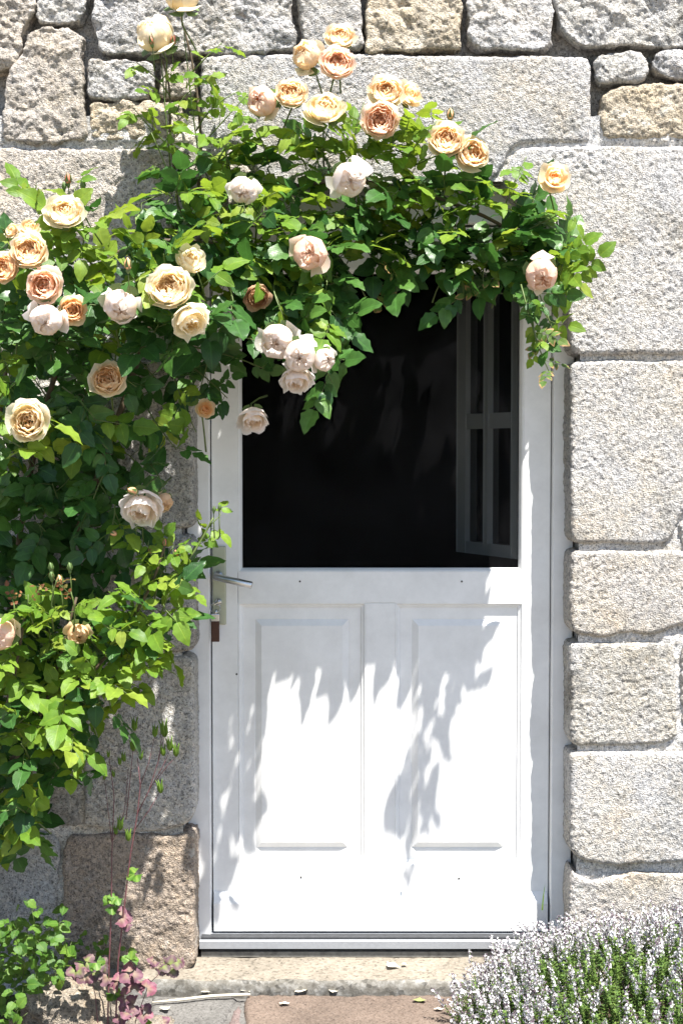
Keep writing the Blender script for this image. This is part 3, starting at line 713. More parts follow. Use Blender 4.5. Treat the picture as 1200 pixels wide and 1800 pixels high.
def in_poly(x, y, P):
    r = False
    for (x1, y1), (x2, y2) in zip(P, P[1:]+P[:1]):
        if (y1 > y) != (y2 > y) and x < (x2-x1)*(y-y1)/(y2-y1)+x1: r = not r
    return r
def scatter(P, sp, tries=6000):
    xs = [p[0] for p in P]; ys = [p[1] for p in P]; out = []
    for _ in range(tries):
        x = random.uniform(min(xs), max(xs)); y = random.uniform(min(ys), max(ys))
        if in_poly(x, y, P) and all((x-a)**2+(y-b)**2 > sp*sp for a, b in out): out.append((x, y))
    return out

# ------------------------------------------------------------------ roses: blooms and buds
def petal(phi, rb, zb, L, th0, th1, W, seed, tint, ruffle=.05, nu=7, nv=7, power=1.0):
    rnd = random.Random(seed); v = []; a = []; R = rb; Zz = zb; prof = []
    n = 24
    for i in range(n+1):
        prof.append((R, Zz)); t = (i+.5)/n; th = math.radians(th0+(th1-th0)*t**power); R += math.sin(th)*L/n; Zz += math.cos(th)*L/n
    ph1, ph2 = rnd.uniform(0, 6), rnd.uniform(0, 6); notch = rnd.uniform(0, .10)
    for j in range(nv):
        vv = j/(nv-1)
        for i in range(nu):
            u = -1+2*i/(nu-1); ve = vv*(1-.20*u*u*vv-notch*math.exp(-(u/.25)**2)*vv)
            k = min(n-1, int(ve*n)); fr = ve*n-k; r_ = prof[k][0]*(1-fr)+prof[k+1][0]*fr; z_ = prof[k][1]*(1-fr)+prof[k+1][1]*fr
            half = W*(.28+.72*math.sin(min(1, vv*1.25)*math.pi/2)); ang = phi+u*half
            ruf = ruffle*vv*vv*(math.sin(u*5+ph1)+.6*math.sin(u*11+ph2)); r_ += ruf*.7+ .05*abs(u)**2*vv*(1 if th1 > 40 else -.4); z_ += ruf*.6
            r_ = max(.005, r_)
            v.append((r_*math.cos(ang), r_*math.sin(ang), z_)); a.append((min(1, max(0, tint+.12*vv-.06)), vv**3, u))
    f = [(j*nu+i, j*nu+i+1, (j+1)*nu+i+1, (j+1)*nu+i) for j in range(nv-1) for i in range(nu-1)]
    return np.array(v), f, np.array(a)
def bloom_template(kind, seed):
    rnd = random.Random(seed); mb = MB(); guards = []
    D = math.radians
    def layer(n, rb, zb, L, t0, t1, W, tint, ph0, ruf=.05, dst=None, jit=.15, nu=5, nv=5, power=1.0):
        for k in range(n):
            ph = ph0+2*math.pi*k/n+rnd.uniform(-jit, jit)
            v, f, a = petal(ph, rb*rnd.uniform(.8, 1.2), zb+rnd.uniform(-.03, .03), L*rnd.uniform(.9, 1.1), t0+rnd.uniform(-7, 7), t1+rnd.uniform(-9, 9), D(W)*rnd.uniform(.85, 1.15), seed*97+k*13+int(L*100), tint+rnd.uniform(-.08, .08), ruf, nu, nv, power)
            if dst is None: mb.add(v, f, a)
            else: m2 = MB(); m2.add(v, f, a); dst.append(m2)
    if kind == 'R':      # open many-petalled rosette
        for q in range(5):   # quartered heart
            ph = q*2*math.pi/5+rnd.uniform(-.4, .4)
            for s in range(5):
                v, f, a = petal(ph+rnd.uniform(-.5, .5), .03+.065*s, .04, .50+.04*s+rnd.uniform(-.05, .05), 30+6*s, -34+rnd.uniform(-14, 22), D(46), seed*7+q*11+s, .0+.07*s, .07, 5, 5); mb.add(v, f, a)
        layer(9, .12, .0, .80, 62, -34, 34, .36, .2, .06, jit=.3)
        layer(10, .12, -.02, .94, 76, -34, 36, .50, .5, .06, jit=.3)
        layer(9, .12, -.04, 1.06, 86, -26, 40, .66, .1, .06, nu=7, nv=6, jit=.25)
        layer(7, .10, -.05, 1.08, 92, -10, 44, .82, .3, .06, nu=7, nv=6, jit=.25)
        layer(6, .08, -.06, 1.04, 96, 20, 48, .97, .7, .07, guards, nu=7, nv=7, jit=.3)
    elif kind == 'L':    # looser cup with fewer petals
        layer(5, .04, .04, .60, 26, -34, 54, .0, 0, .05); layer(5, .07, .02, .72, 46, -32, 54, .10, .6, .05); layer(6, .1, -.0, .86, 62, -28, 50, .22, .2, .05)
        layer(6, .1, -.03, 1.0, 80, -12, 50, .46, .8, .05, nu=7, nv=6)
        layer(5, .08, -.05, 1.04, 92, 24, 50, .85, .2, .07, guards, nu=7, nv=7, jit=.3)
    elif kind == 'B':    # closed globe
        layer(6, .06, .1, .8, 45, -62, 50, .25, 0, .05); layer(8, .1, .03, 1.05, 66, -76, 42, .42, .4, .05, jit=.3); layer(8, .1, .0, 1.25, 80, -84, 42, .58, .1, .05, nu=7, nv=7, jit=.3)
        layer(7, .1, -.03, 1.34, 90, -80, 48, .74, .5, .05, nu=7, nv=7, jit=.3)
        layer(5, .08, -.05, 1.30, 94, -66, 54, .92, .3, .06, guards, nu=7, nv=7, jit=.3)
        layer(2, .08, -.06, .92, 96, 36, 40, 1.0, rnd.uniform(0, 6), .09, guards, nu=7, nv=7)
    else:                # 'O' blown, hanging open, long pale petals
        layer(6, .06, .05, .85, 36, -40, 48, .45, 0, .06); layer(8, .08, .0, 1.1, 56, -36, 44, .65, .4, .07, nu=7, nv=6); layer(8, .08, -.02, 1.25, 70, -24, 42, .85, .1, .07, nu=7, nv=7)
        layer(7, .08, -.05, 1.22, 90, -2, 42, 1.0, .3, .10, guards, nu=7, nv=7, jit=.3)
    # calyx
    mb2 = MB(); mb2.tube([(0, 0, -.34), (0, 0, -.22), (0, 0, -.10), (0, 0, 0)], [.035, .09, .13, .10], 8)
    for k in range(5):
        ph = k*2*math.pi/5; v, f, a = petal(ph, .10, -.10, .62, 80, 110, D(24), seed+k, 1, .02, 3, 5); mb2.add(v*np.array([1, 1, 1]), f)
    off = mb.n
    inner_v = np.concatenate(mb.v+mb2.v); inner_a = np.concatenate(mb.a+mb2.a); ff = mb.f+[tuple(q+off for q in x) for x in mb2.f]; fm = [0]*len(mb.f)+[1]*len(mb2.f)
    allr = np.concatenate([inner_v[:off]]+[np.concatenate(g.v) for g in guards]); rad = np.percentile(np.linalg.norm(allr[:, :2], axis=1), 97); sc_ = 1/rad
    me = mesh('bloom_'+kind, inner_v*sc_, ff, [PETAL, SEPAL], True, {'ptint': inner_a}, fm)
    gm = [mesh('petal_'+kind, np.concatenate(g.v)*sc_, g.f, PETAL, True, {'ptint': np.concatenate(g.a)}) for g in guards]
    return me, gm
BT = {k: [bloom_template(k, 11+7*i+ord(k)) for i in range(n)] for k, n in (('R', 4), ('L', 2), ('B', 4), ('O', 2))}
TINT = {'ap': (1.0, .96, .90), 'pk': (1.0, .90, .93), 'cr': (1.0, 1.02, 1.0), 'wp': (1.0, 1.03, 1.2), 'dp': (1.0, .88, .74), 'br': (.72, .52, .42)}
cnt = {k: 0 for k in BT}
def bloom(plant, px, py, dia, kind, tint, face, y, stem=None):
    p = at(px, py, y); r = .93*dia*.5/FPX*(CAM_D+y); plant.B.append((px, py, dia*.5, y))
    dia *= .93; fc = Vector((face[0], -1, face[1]+(.22 if kind in 'RL' else .1))).normalized()
    k = cnt[kind] % len(BT[kind]); cnt[kind] += 1; me, gm = BT[kind][k]
    Q = fc.to_track_quat('Z', 'Y').to_matrix().to_4x4() @ Matrix.Rotation(random.uniform(0, 6.28), 4, 'Z')
    c = p-fc*r*.25
    M = Matrix.Translation(c) @ Q @ Matrix.Diagonal((r*random.uniform(.95, 1.05), r*random.uniform(.95, 1.05), r*.9, 1))
    o = obj('bloom', me, plant.root); o.matrix_basis = M; o.color = (*TINT[tint], 1)
    for g_ in gm:
        pe = bpy.data.objects.new('petal', g_); COL.objects.link(pe); pe.parent = o; pe.color = o.color
    if stem is None: stem = (random.uniform(-.05, .05), .12, -.10)
    a = c-fc*r*.3; e = c+Vector(stem); m_ = a-fc*.03
    plant.tw.tube([a, m_, m_.lerp(e, .5)+Vector((0, 0, .004)), e], [.0024, .0022, .0022, .0026], 6)
    return c
def bud(plant, px, py, y, size, col, up=(0, -.3, 1), stem=(.0, .03, -.05)):
    p = at(px, py, y); u = Vector(up).normalized(); mb = MB(); s = size
    def q(t): return p+u*(t*s)
    mb.tube([q(-.5), q(-.3), q(0), q(.3), q(.6), q(.8)], [s*.16, s*.34, s*.42, s*.36, s*.2, s*.04], 9, 1 if col else 0)
    mb.tube([q(-.9), q(-.7), q(-.5), q(-.38)], [s*.1, s*.22, s*.26, s*.2], 8, 0)
    e1 = u.orthogonal().normalized(); e2 = u.cross(e1)
    for k in range(5):
        a = k*1.2566; d = e1*math.cos(a)+e2*math.sin(a); t = d.cross(u)
        pts = [p+u*(-.4*s)+d*s*.26-t*s*.2, p+u*(-.4*s)+d*s*.26+t*s*.2, p+u*(.1*s)+d*s*.46+t*s*.16, p+u*(.9*s)+d*s*.30, p+u*(.1*s)+d*s*.46-t*s*.16]
        mb.add(pts, [(0, 1, 2, 4), (4, 2, 3)], None, 0)
    obj('bud', mb.mesh('bud', [SEPAL, col or SEPAL]), plant.root)
    b = q(-.8); e = b+Vector(stem); plant.tw.tube([b, b.lerp(e, .5)-u*s*.3, e], [.0012, .0014, .0018], 5)

# ------------------------------------------------------------------ climbing rose
rose = Plant(thing('climbing_rose', (at(-80, 1750, -.2).x, -.2, Z_PATH-.03), 'climbing rose with apricot blooms trained over the door head and up the left wall', 'rose'))
def cane(plant, pts, r0, r1):
    P = [at(a, b, -d) for a, b, d in pts]; Q = []
    for i in range(len(P)-1):
        p0, p1, p2, p3 = P[max(i-1, 0)], P[i], P[i+1], P[min(i+2, len(P)-1)]
        for t in np.linspace(0, 1, 6, endpoint=False):
            t2, t3 = t*t, t*t*t
            Q.append(.5*((2*p1)+(p2-p0)*t+(2*p0-5*p1+4*p2-p3)*t2+(3*p1-p0-3*p2+p3)*t3))
    Q.append(P[-1]); mb = MB(); n = len(Q); mb.tube(Q, [r0+(r1-r0)*i/(n-1) for i in range(n)], 8)
    obj('cane', mb.mesh('cane', STEM_B if r0 > .004 else STEM_G), plant.root)
cane(rose, [(-80,1900,.2),(-40,1500,.2),(40,1150,.2),(130,950,.2),(220,700,.2),(300,480,.22),(420,370,.22),(560,320,.24),(700,330,.24),(850,380,.25),(960,450,.26)], .011, .004)
cane(rose, [(-90,1900,.2),(-50,1500,.2),(0,1200,.2),(60,800,.2),(150,520,.25),(240,430,.3),(400,430,.3)], .010, .005)
cane(rose, [(-110,1900,.2),(-80,1400,.2),(-30,1000,.2),(20,600,.25),(90,430,.3)], .009, .004)
cane(rose, [(300,480,.22),(312,360,.2),(300,240,.17),(297,150,.16),(280,90,.17)], .0045, .0022)
cane(rose, [(330,440,.22),(352,300,.2),(350,200,.16),(338,110,.16),(318,30,.17)], .0045, .0022)
# foliage regions: outline, spacing, depth range, leaves per shoot, share of young leaves
ARCH = [(300,310),(390,265),(470,270),(560,255),(660,270),(740,290),(800,330),(870,350),(930,355),(975,400),(985,455),(950,500),(870,480),(800,480),(745,455),(700,470),(640,440),(590,480),(560,540),(520,560),(455,520),(400,510),(340,520),(290,480)]
LEFT = [(-20,390),(90,395),(170,395),(250,420),(330,440),(350,500),(320,560),(240,590),(150,590),(60,590),(-20,570)]
DARKM = [(-20,560),(310,560),(300,640),(230,700),(220,800),(230,900),(190,980),(120,1010),(-20,1040)]
for (px, py) in scatter(ARCH, 37):
    lower = py > 300+.00035*(px-600)**2+120
    d = random.uniform(.18, .28) if py < 330 else (random.uniform(.22, .33) if px > 560 else random.uniform(.27, .46))
    y = -d; b = at(px, py, y); a = b+Vector((random.uniform(-.10, .06), .10, random.uniform(-.10, .02)))
    a.y = min(a.y, -.13)
    up = (py < 340) or random.random() < .15
    rose.shoot(a, b, random.choice((3, 4, 4)), .75 if py < 330 else (.48 if py < 410 else .25), nbias=(.15, -.42, .95))
for (px, py) in scatter(ARCH, 74):          # inner layer, closes the view to the wall
    b = at(px, py, -random.uniform(.14, .2)); a = b+Vector((random.uniform(-.08, .08), .0, -.08)); rose.shoot(a, b, 3, .05)
for (px, py) in scatter(LEFT, 38):
    d = random.uniform(.38, .68); b = at(px, py, -d); a = b+Vector((random.uniform(-.06, .08), .16, random.uniform(-.12, -.02)))
    rose.shoot(a, b, random.choice((3, 4, 4)), .66 if py < 480 else .15)
for (px, py) in scatter(DARKM, 42):
    d = random.uniform(.14, .34); b = at(px, py, -d); a = b+Vector((random.uniform(-.08, .06), .05, random.uniform(-.08, .02)))
    a.y = min(a.y, -.11); rose.shoot(a, b, 3, .03, nbias=(.1, -.75, .6))
for (px, py) in scatter([(-20,1020),(130,1010),(170,1100),(120,1230),(60,1340),(40,1450),(-20,1480)], 48):
    b = at(px, py, -random.uniform(.16, .3)); a = b+Vector((random.uniform(-.08, .04), .05, -.06)); rose.shoot(a, b, 3, .05, nbias=(.1, -.75, .6))
for (px, py) in scatter([(420,440),(560,440),(590,520),(570,600),(470,590),(420,560)], 48):
    b = at(px, py, -random.uniform(.40, .50)); a = b+Vector((random.uniform(-.06, .04), .14, .05)); rose.shoot(a, b, 3, .12, sag=.0, nbias=(.1, -.7, .6))
# single sprays that stand clear of the mass
def spray(pl, a, b, d0, d1, nl, young, sc=1.0, tk=None, nb=(.12, -.55, .8), start=.2, sag=.01):
    pl.shoot(at(*a, -d0), at(*b, -d1), nl, young, sag, sc, tk, nbias=nb, start=start)
spray(rose, (300,170), (240,110), .20, .22, 3, 1, .6); spray(rose, (335,130), (390,75), .2, .22, 3, 1, .6); spray(rose, (300,260), (235,190), .2, .23, 3, 1, .75); spray(rose, (345,230), (420,160), .2, .23, 3, 1, .7); spray(rose, (310,200), (350,150), .2, .22, 3, 1, .6)
spray(rose, (600,270), (560,225), .26, .28, 4, .95, .8); spray(rose, (680,280), (690,235), .25, .28, 4, .95, .85); spray(rose, (730,290), (790,270), .25, .28, 4, .95, .8); spray(rose, (470,280), (450,225), .25, .27, 4, .9, .8); spray(rose, (400,300), (400,235), .24, .27, 4, .85, .85); spray(rose, (640,290), (620,240), .26, .29, 4, .95, .8)
spray(rose, (300,300), (283,95), 0.21, 0.24, 5, .9, .72); spray(rose, (350,280), (322,40), 0.21, 0.24, 6, .95, .72)
spray(rose, (305,330), (262,225), 0.22, 0.25, 3, .85, .8); spray(rose, (350,260), (440,160), 0.22, 0.25, 3, 1, .75); spray(rose, (330,330), (245,360), 0.25, 0.28, 3, .8, .7)
spray(rose, (180,430), (130,330), 0.50, 0.55, 5, .8, .75); spray(rose, (120,430), (50,350), 0.53, 0.55, 4, .8, .8)
spray(rose, (620,300), (640,180), 0.25, 0.28, 4, .95, .85); spray(rose, (700,300), (770,210), 0.25, 0.28, 4, .95, .8); spray(rose, (560,290), (520,220), 0.28, 0.30, 3, .9, .8)
spray(rose, (650,280), (720,230), 0.25, 0.28, 3, .95, .8); spray(rose, (760,320), (860,320), 0.28, 0.31, 3, .8, .8)
spray(rose, (880,380), (925,275), 0.25, 0.28, 4, .9, .7); spray(rose, (900,420), (1000,370), 0.28, 0.31, 4, .8, .8); spray(rose, (935,440), (1000,470), 0.30, 0.35, 4, .9, .85); spray(rose, (950,470), (1012,492), 0.30, 0.35, 4, .9, .8)
spray(rose, (930,470), (975,590), 0.34, 0.39, 6, .2, .72, None, (.1, -.8, .4)); spray(rose, (915,500), (945,610), 0.36, 0.40, 5, .3, .6, 'S', (.1, -.8, .4)); spray(rose, (935,560), (965,655), 0.39, 0.42, 5, .7, .55, 'S', (.1, -.7, .6))
spray(rose, (700,440), (690,505), 0.24, 0.26, 3, .05, .8, 'S', (.1, -.8, .4)); spray(rose, (800,440), (815,525), 0.25, 0.28, 4, .1, .8, None, (.1, -.8, .4)); spray(rose, (860,440), (850,510), 0.25, 0.28, 4, .1, .8, 'S', (.1, -.8, .4))
spray(rose, (560,480), (600,600), 0.39, 0.43, 4, .1, .95, None, (.1, -.8, .4)); spray(rose, (540,560), (585,675), 0.41, 0.45, 3, .05, 1.0, None, (.1, -.85, .3)); spray(rose, (480,500), (500,560), 0.45, 0.50, 3, .2, .95)
spray(rose, (400,480), (420,600), 0.45, 0.50, 3, .0, 1.15, None, (.1, -.9, .3)); spray(rose, (340,610), (470,650), 0.28, 0.33, 4, .0, .75, None, (.1, -.9, .2)); spray(rose, (300,620), (400,700), 0.25, 0.33, 5, .0, .75, None, (.1, -.9, .2))
spray(rose, (380,560), (350,690), 0.28, 0.30, 5, .0, .8, None, (.1, -.9, .2)); spray(rose, (300,640), (345,760), 0.33, 0.38, 5, .3, .9, None, (.1, -.8, .4)); spray(rose, (260,720), (310,790), 0.35, 0.43, 4, .5, .85)
spray(rose, (170,640), (240,680), 0.45, 0.53, 3, .3, .95); spray(rose, (110,680), (170,740), 0.45, 0.55, 4, .3, 1.0); spray(rose, (0,620), (20,680), 0.50, 0.62, 4, .3, 1.0); spray(rose, (-20,700), (30,720), 0.56, 0.65, 4, .3, 1.0); spray(rose, (-10,760), (60,800), 0.50, 0.58, 4, .4, 1.0)
spray(rose, (120,720), (190,790), 0.45, 0.53, 4, .3, 1.0); spray(rose, (190,820), (160,890), 0.43, 0.45, 4, .3, .9); spray(rose, (250,800), (290,860), 0.38, 0.45, 3, .3, .7); spray(rose, (200,870), (190,950), 0.40, 0.45, 3, .4, .9)
BL = [ # px, py, diameter, form, colour, facing (x, z), distance from the door plane
 (320,6,64,'B','cr',(.1,1.3),0.25),(277,72,72,'B','cr',(-.5,.9),0.25),(598,67,54,'R','ap',(.1,.3),0.25),(543,104,58,'B','ap',(-.3,.25),0.29),(592,113,60,'R','pk',(.1,.0),0.32),
 (465,181,56,'B','pk',(-.4,-.1),0.30),(512,167,58,'R','ap',(.0,.15),0.32),(571,196,72,'R','cr',(.1,.55),0.34),(679,164,64,'R','ap',(.0,.1),0.33),(718,168,52,'L','ap',(.7,.1),0.29),
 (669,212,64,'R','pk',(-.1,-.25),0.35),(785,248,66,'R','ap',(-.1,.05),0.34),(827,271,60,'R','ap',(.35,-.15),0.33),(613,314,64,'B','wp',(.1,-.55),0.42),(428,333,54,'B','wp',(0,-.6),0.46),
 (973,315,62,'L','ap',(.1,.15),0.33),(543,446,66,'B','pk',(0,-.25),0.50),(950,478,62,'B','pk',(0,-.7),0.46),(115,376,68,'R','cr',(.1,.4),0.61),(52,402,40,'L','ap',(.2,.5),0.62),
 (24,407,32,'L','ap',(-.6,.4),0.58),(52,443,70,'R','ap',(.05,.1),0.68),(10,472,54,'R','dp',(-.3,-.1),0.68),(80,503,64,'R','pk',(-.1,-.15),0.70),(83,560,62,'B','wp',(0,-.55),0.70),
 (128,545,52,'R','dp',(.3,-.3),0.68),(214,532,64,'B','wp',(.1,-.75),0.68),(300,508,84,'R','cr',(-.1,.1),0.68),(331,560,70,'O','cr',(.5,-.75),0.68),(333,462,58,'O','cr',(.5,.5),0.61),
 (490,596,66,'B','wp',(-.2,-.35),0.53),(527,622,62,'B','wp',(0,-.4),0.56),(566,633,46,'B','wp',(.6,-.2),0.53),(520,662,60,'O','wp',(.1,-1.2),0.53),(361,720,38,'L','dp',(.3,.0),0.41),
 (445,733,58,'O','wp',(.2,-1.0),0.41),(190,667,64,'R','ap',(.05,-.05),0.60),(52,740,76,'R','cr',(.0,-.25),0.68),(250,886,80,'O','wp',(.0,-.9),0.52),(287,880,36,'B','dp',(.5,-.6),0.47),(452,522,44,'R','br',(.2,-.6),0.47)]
for (px, py, dia, kd, tn, fc, d) in BL:
    bloom(rose, px, py, dia, kd, tn, fc, -d, None if fc[1] > -.1 else (random.uniform(-.03, .03), .12, .05))
bud(rose, 120, 316, -0.54, .020, BUDRED); bud(rose, 146, 326, -0.54, .016, None); bud(rose, 113, 328, -0.54, .014, None); bud(rose, 266, 72, -0.30, .019, BUDRED, (-.2, -.3, 1)); bud(rose, 305, 72, -0.27, .019, BUDRED, (.2, -.3, 1))
bud(rose, 225, 466, -0.73, .021, BUDPEACH); bud(rose, 791, 203, -0.31, .022, BUDPEACH); bud(rose, 234, 863, -0.57, .022, BUDPEACH, (-.4, -.6, .2)); bud(rose, 200, 938, -0.49, .018, BUDPEACH, (.4, -.6, -.1))
rose.finish(300)

# ------------------------------------------------------------------ shrub rose in front, lower left
shrub = Plant(thing('rose_bush', (at(-130, 1760, -.48).x, -.48, Z_PATH-.03), 'bushy rose with bright young leaves and green buds standing in front at lower left', 'rose'))
cane(shrub, [(-150,1900,.48),(-60,1500,.48),(70,1260,.48),(135,1050,.5)], .006, .003)
cane(shrub, [(-140,1900,.47),(-40,1450,.47),(60,1290,.47),(190,1150,.48),(260,1040,.5),(290,960,.5)], .006, .003)
cane(shrub, [(-160,1900,.5),(-80,1500,.5),(10,1250,.52),(45,1080,.55)], .006, .003)
cane(shrub, [(260,1040,.5),(330,985,.49),(375,910,.48)], .003, .002)
BUSH = [(-20,1090),(60,1080),(110,1060),(170,1075),(220,1060),(250,1010),(290,1000),(310,1040),(275,1110),(215,1160),(170,1225),(125,1300),(70,1335),(45,1400),(15,1440),(-20,1450)]
for (px, py) in scatter(BUSH, 40):
    d = random.uniform(.44, .62); b = at(px, py, -d); a = b+Vector((random.uniform(-.08, .06), .12, -.10))
    shrub.shoot(a, b, random.choice((3, 4)), .78 if py < 1300 else .5, sc=.95)
for (px, py) in scatter(BUSH, 62):
    b = at(px, py, -random.uniform(.26, .40)); a = b+Vector((random.uniform(-.08, .06), .08, -.08)); shrub.shoot(a, b, 3, .15)
for a, b, d, nl, yg, sc_, tk in (((70,1120),(50,1045),.66,5,1,.6,'R'),((95,1110),(100,1020),.66,5,1,.6,'R'),((130,1110),(125,1040),.66,5,1,.6,'R'),((30,1120),(25,1060),.66,4,1,.6,'R'),
    ((280,1000),(262,950),.56,5,1,.6,None),((290,990),(305,960),.56,5,1,.6,None),((330,985),(388,905),.51,4,1,.62,None),((300,1030),(350,1010),.54,3,1,.7,None),((255,1090),(290,1120),.56,4,.7,.8,None),
    ((200,1190),(195,1250),.62,3,.5,.9,None),((110,1310),(150,1360),.6,4,.5,.85,None),((40,1400),(60,1450),.6,3,.3,.9,None),((0,1420),(20,1480),.6,3,.3,.9,None),((220,1140),(265,1175),.6,3,.6,.9,None)):
    d -= .10; spray(shrub, a, b, d, d+.03, nl, yg, sc_, tk)
bloom(shrub, 138, 1110, 44, 'B', 'dp', (.3, -.5), -.52); bloom(shrub, 4, 1112, 60, 'B', 'pk', (-.2, -.3), -.60)
for (px, py, s, c_) in ((90,998,.016,None),(123,998,.016,None),(91,1013,.016,None),(106,1022,.020,BUDPEACH),(310,978,.020,BUDRED),(265,968,.014,BUDRED),(250,905,.012,None),(240,925,.012,None),(290,955,.013,BUDRED),(386,893,.011,None),(376,896,.011,None)):
    bud(shrub, px, py, -.58 if px < 200 else -.50, s, c_, (random.uniform(-.15, .15), -.2, 1), (0, .02, -.06))
shrub.finish(260)

# ------------------------------------------------------------------ thyme
def m_flower():
    g = G('lilac_flower'); ge = g.n('NewGeometry'); c = g.ramp((ge, 'Random Per Island'), [(0, (.54, .51, .54)), (.5, (.68, .66, .68)), (1, (.82, .81, .81))])
    p = g.n('BsdfPrincipled', Base__Color=c, Roughness=.8); t = g.n('BsdfTranslucent', Color=c); return g.done(g.n('MixShader', i0=.25, i1=p, i2=t))
FLW = m_flower()
CALYX = m_simple('purple_calyx', (.085, .05, .075), .7, 0, .4, 200)
THY = m_leaf('thyme_leaf', [(0, (.055, .11, .022)), (.5, (.095, .175, .032)), (1, (.16, .24, .045))], .55, .25, (.16, .28, .04), 0)
def sprig(seed, L, flowers):
    rnd = random.Random(seed); mb = MB(); bx_, by_ = rnd.uniform(-.3, .3), rnd.uniform(-.3, .3)
    def P(t): return Vector((bx_*L*t*t*.5, by_*L*t*t*.5, L*t))
    mb.tube([P(0), P(.5), P(1)], [.0008, .0007, .0004], 3, 1)
    n = int(L/.0075)
    for k in range(n):
        t = (k+.5)/n
        if flowers and t > .62: continue
        for s in range(4 if t > .3 else 2):
            a = s*1.57+k*1.2+rnd.uniform(-.3, .3); l = rnd.uniform(.006, .0095); d = Vector((math.cos(a), math.sin(a), rnd.uniform(.1, .9))).normalized()
            sd = Vector((-math.sin(a), math.cos(a), 0))*l*.28; p = P(t); q = p+d*l*.5
            mb.add([p, q+sd+Vector((0, 0, .0006)), p+d*l, q-sd+Vector((0, 0, .0006))], [(0, 1, 2, 3)], [(0, 0, 0), (.5, .5, 0), (0, 1, 0), (.5, .5, 0)], 0)
    if flowers:
        for w_ in range(5):
            t = .64+.085*w_; p = P(t); m_ = 9-w_
            for k in range(m_):
                a = rnd.uniform(0, 6.28); rr = rnd.uniform(.0025, .0062)*(1.1-.1*w_); d = Vector((math.cos(a), math.sin(a), rnd.uniform(-.2, .9))).normalized(); c = p+d*rr+Vector((0, 0, rnd.uniform(-.004, .004)))
                e = d.orthogonal().normalized(); f_ = d.cross(e); s = rnd.uniform(.0022, .0036)
                if rnd.random() < .26: mb.add([c-e*s*.7, c+f_*s*.7, c+e*s*.7, c+d*s*2], [(0, 1, 3), (1, 2, 3), (2, 0, 3)], None, 3)
                else: mb.add([c-d*.001, c+e*s+d*.0012, c+(e*.3+f_)*s, c+(-e+f_*.2)*s+d*.001, c+(e*.2-f_)*s+d*.0008], [(0, 1, 2), (0, 2, 3), (0, 3, 4), (0, 4, 1)], None, 2)
    return mb
TH_MATS = [THY, STEM_G, FLW, CALYX]
SPF = [sprig(100+i, random.uniform(.10, .13), True) for i in range(6)]; SPG = [sprig(200+i, random.uniform(.08, .11), False) for i in range(6)]
SPFm = [m.mesh('flower_spike', TH_MATS, True, 'leafuv') for m in SPF]
thy = thing('thyme_bush', (.80, -.45, Z_PATH-.03), 'low mound of green thyme with tiny white lilac flowers at the bottom right', 'herb')
stems = []
for _ in range(3700):
    x = random.uniform(.22, 1.35); y = random.uniform(-.95, -.12)
    ex = (x-.88)/.59 if x < .88 else 0; ey = (y+.42)/(.52 if y < -.42 else .30); e = ex*ex+ey*ey
    if e > 1: continue
    top = .035+.215*(1-e)**.55+random.gauss(0, .016)
    stems.append((x, y, top, e, ex))
groups = {'f': [], 'g': []}
for (x, y, top, e, ex) in stems:
    pf = .78 if (y > -.40 or ex < -.66) else .24
    if y > -.45 and top > .19: pf = .85
    fl = random.random() < pf
    base = Vector((x, y, Z_PATH-.03+max(0, top-.075))); lean = Vector(((x-.85)*.5+random.gauss(0, .16), (y+.42)*.55+random.gauss(0, .16), 1)).normalized()
    M = Matrix.Translation(base) @ lean.to_track_quat('Z', 'Y').to_matrix().to_4x4() @ Matrix.Rotation(random.uniform(0, 6.28), 4, 'Z') @ Matrix.Scale(random.uniform(.8, 1.15), 4)
    groups['f' if fl else 'g'].append((random.randrange(6), M))
seen = [q for q in groups['f'] if q[1].translation.x < .95]; random.shuffle(seen)
for k, M in seen[:290]: o = obj('flower_spike', SPFm[k], thy); o.matrix_basis = M
def merge(lst, T, name, parent, mats):
    mb = MB()
    for k, M in lst:
        t = T[k]; v = xf(np.concatenate(t.v), M); off = mb.n; mb.v.append(v); mb.a.append(np.concatenate(t.a)); mb.f += [tuple(q+off for q in ff) for ff in t.f]; mb.m += t.m; mb.n += len(v)
    obj(name, mb.mesh(name, mats, True, 'leafuv'), parent, kind='stuff')
merge([q for q in groups['f'] if q[1].translation.x >= .95]+seen[290:], SPF, 'flowers', thy, TH_MATS)
merge(groups['g'], SPG, 'foliage', thy, TH_MATS)

# ------------------------------------------------------------------ columbine
colu = thing('columbine', (at(195, 1790, -.5).x, -.50, Z_PATH-.02), 'columbine with mauve lower leaves and tall red stems bearing green seed pods', 'plant')
YC = -.50
def lobed(size, seed):
    """fan shaped leaflet with three round lobes"""
    rnd = random.Random(seed); v = [(0, 0, 0)]; uv = [(0, 0, 0)]; n = 25
    for i in range(n):
        a = -1.25+2.5*i/(n-1); r_ = size*(.74+.26*abs(math.cos(a*3.77/2*1.0)))*(1-.10*abs(a))*(1+.04*math.sin(i*2.1+seed))
        for t in (.5, 1): v.append((math.sin(a)*r_*t, math.cos(a)*r_*t, .10*size*t*t*math.sin(a*4+seed)-.12*size*t*t)); uv.append((a*.5*t, t, 0))
    f = []
    for i in range(n-1): f.append((0, 1+2*(i+1), 1+2*i)); f.append((1+2*i, 1+2*(i+1), 2+2*(i+1), 2+2*i))
    return np.array(v), [tuple(reversed(q)) for q in f], np.array(uv)
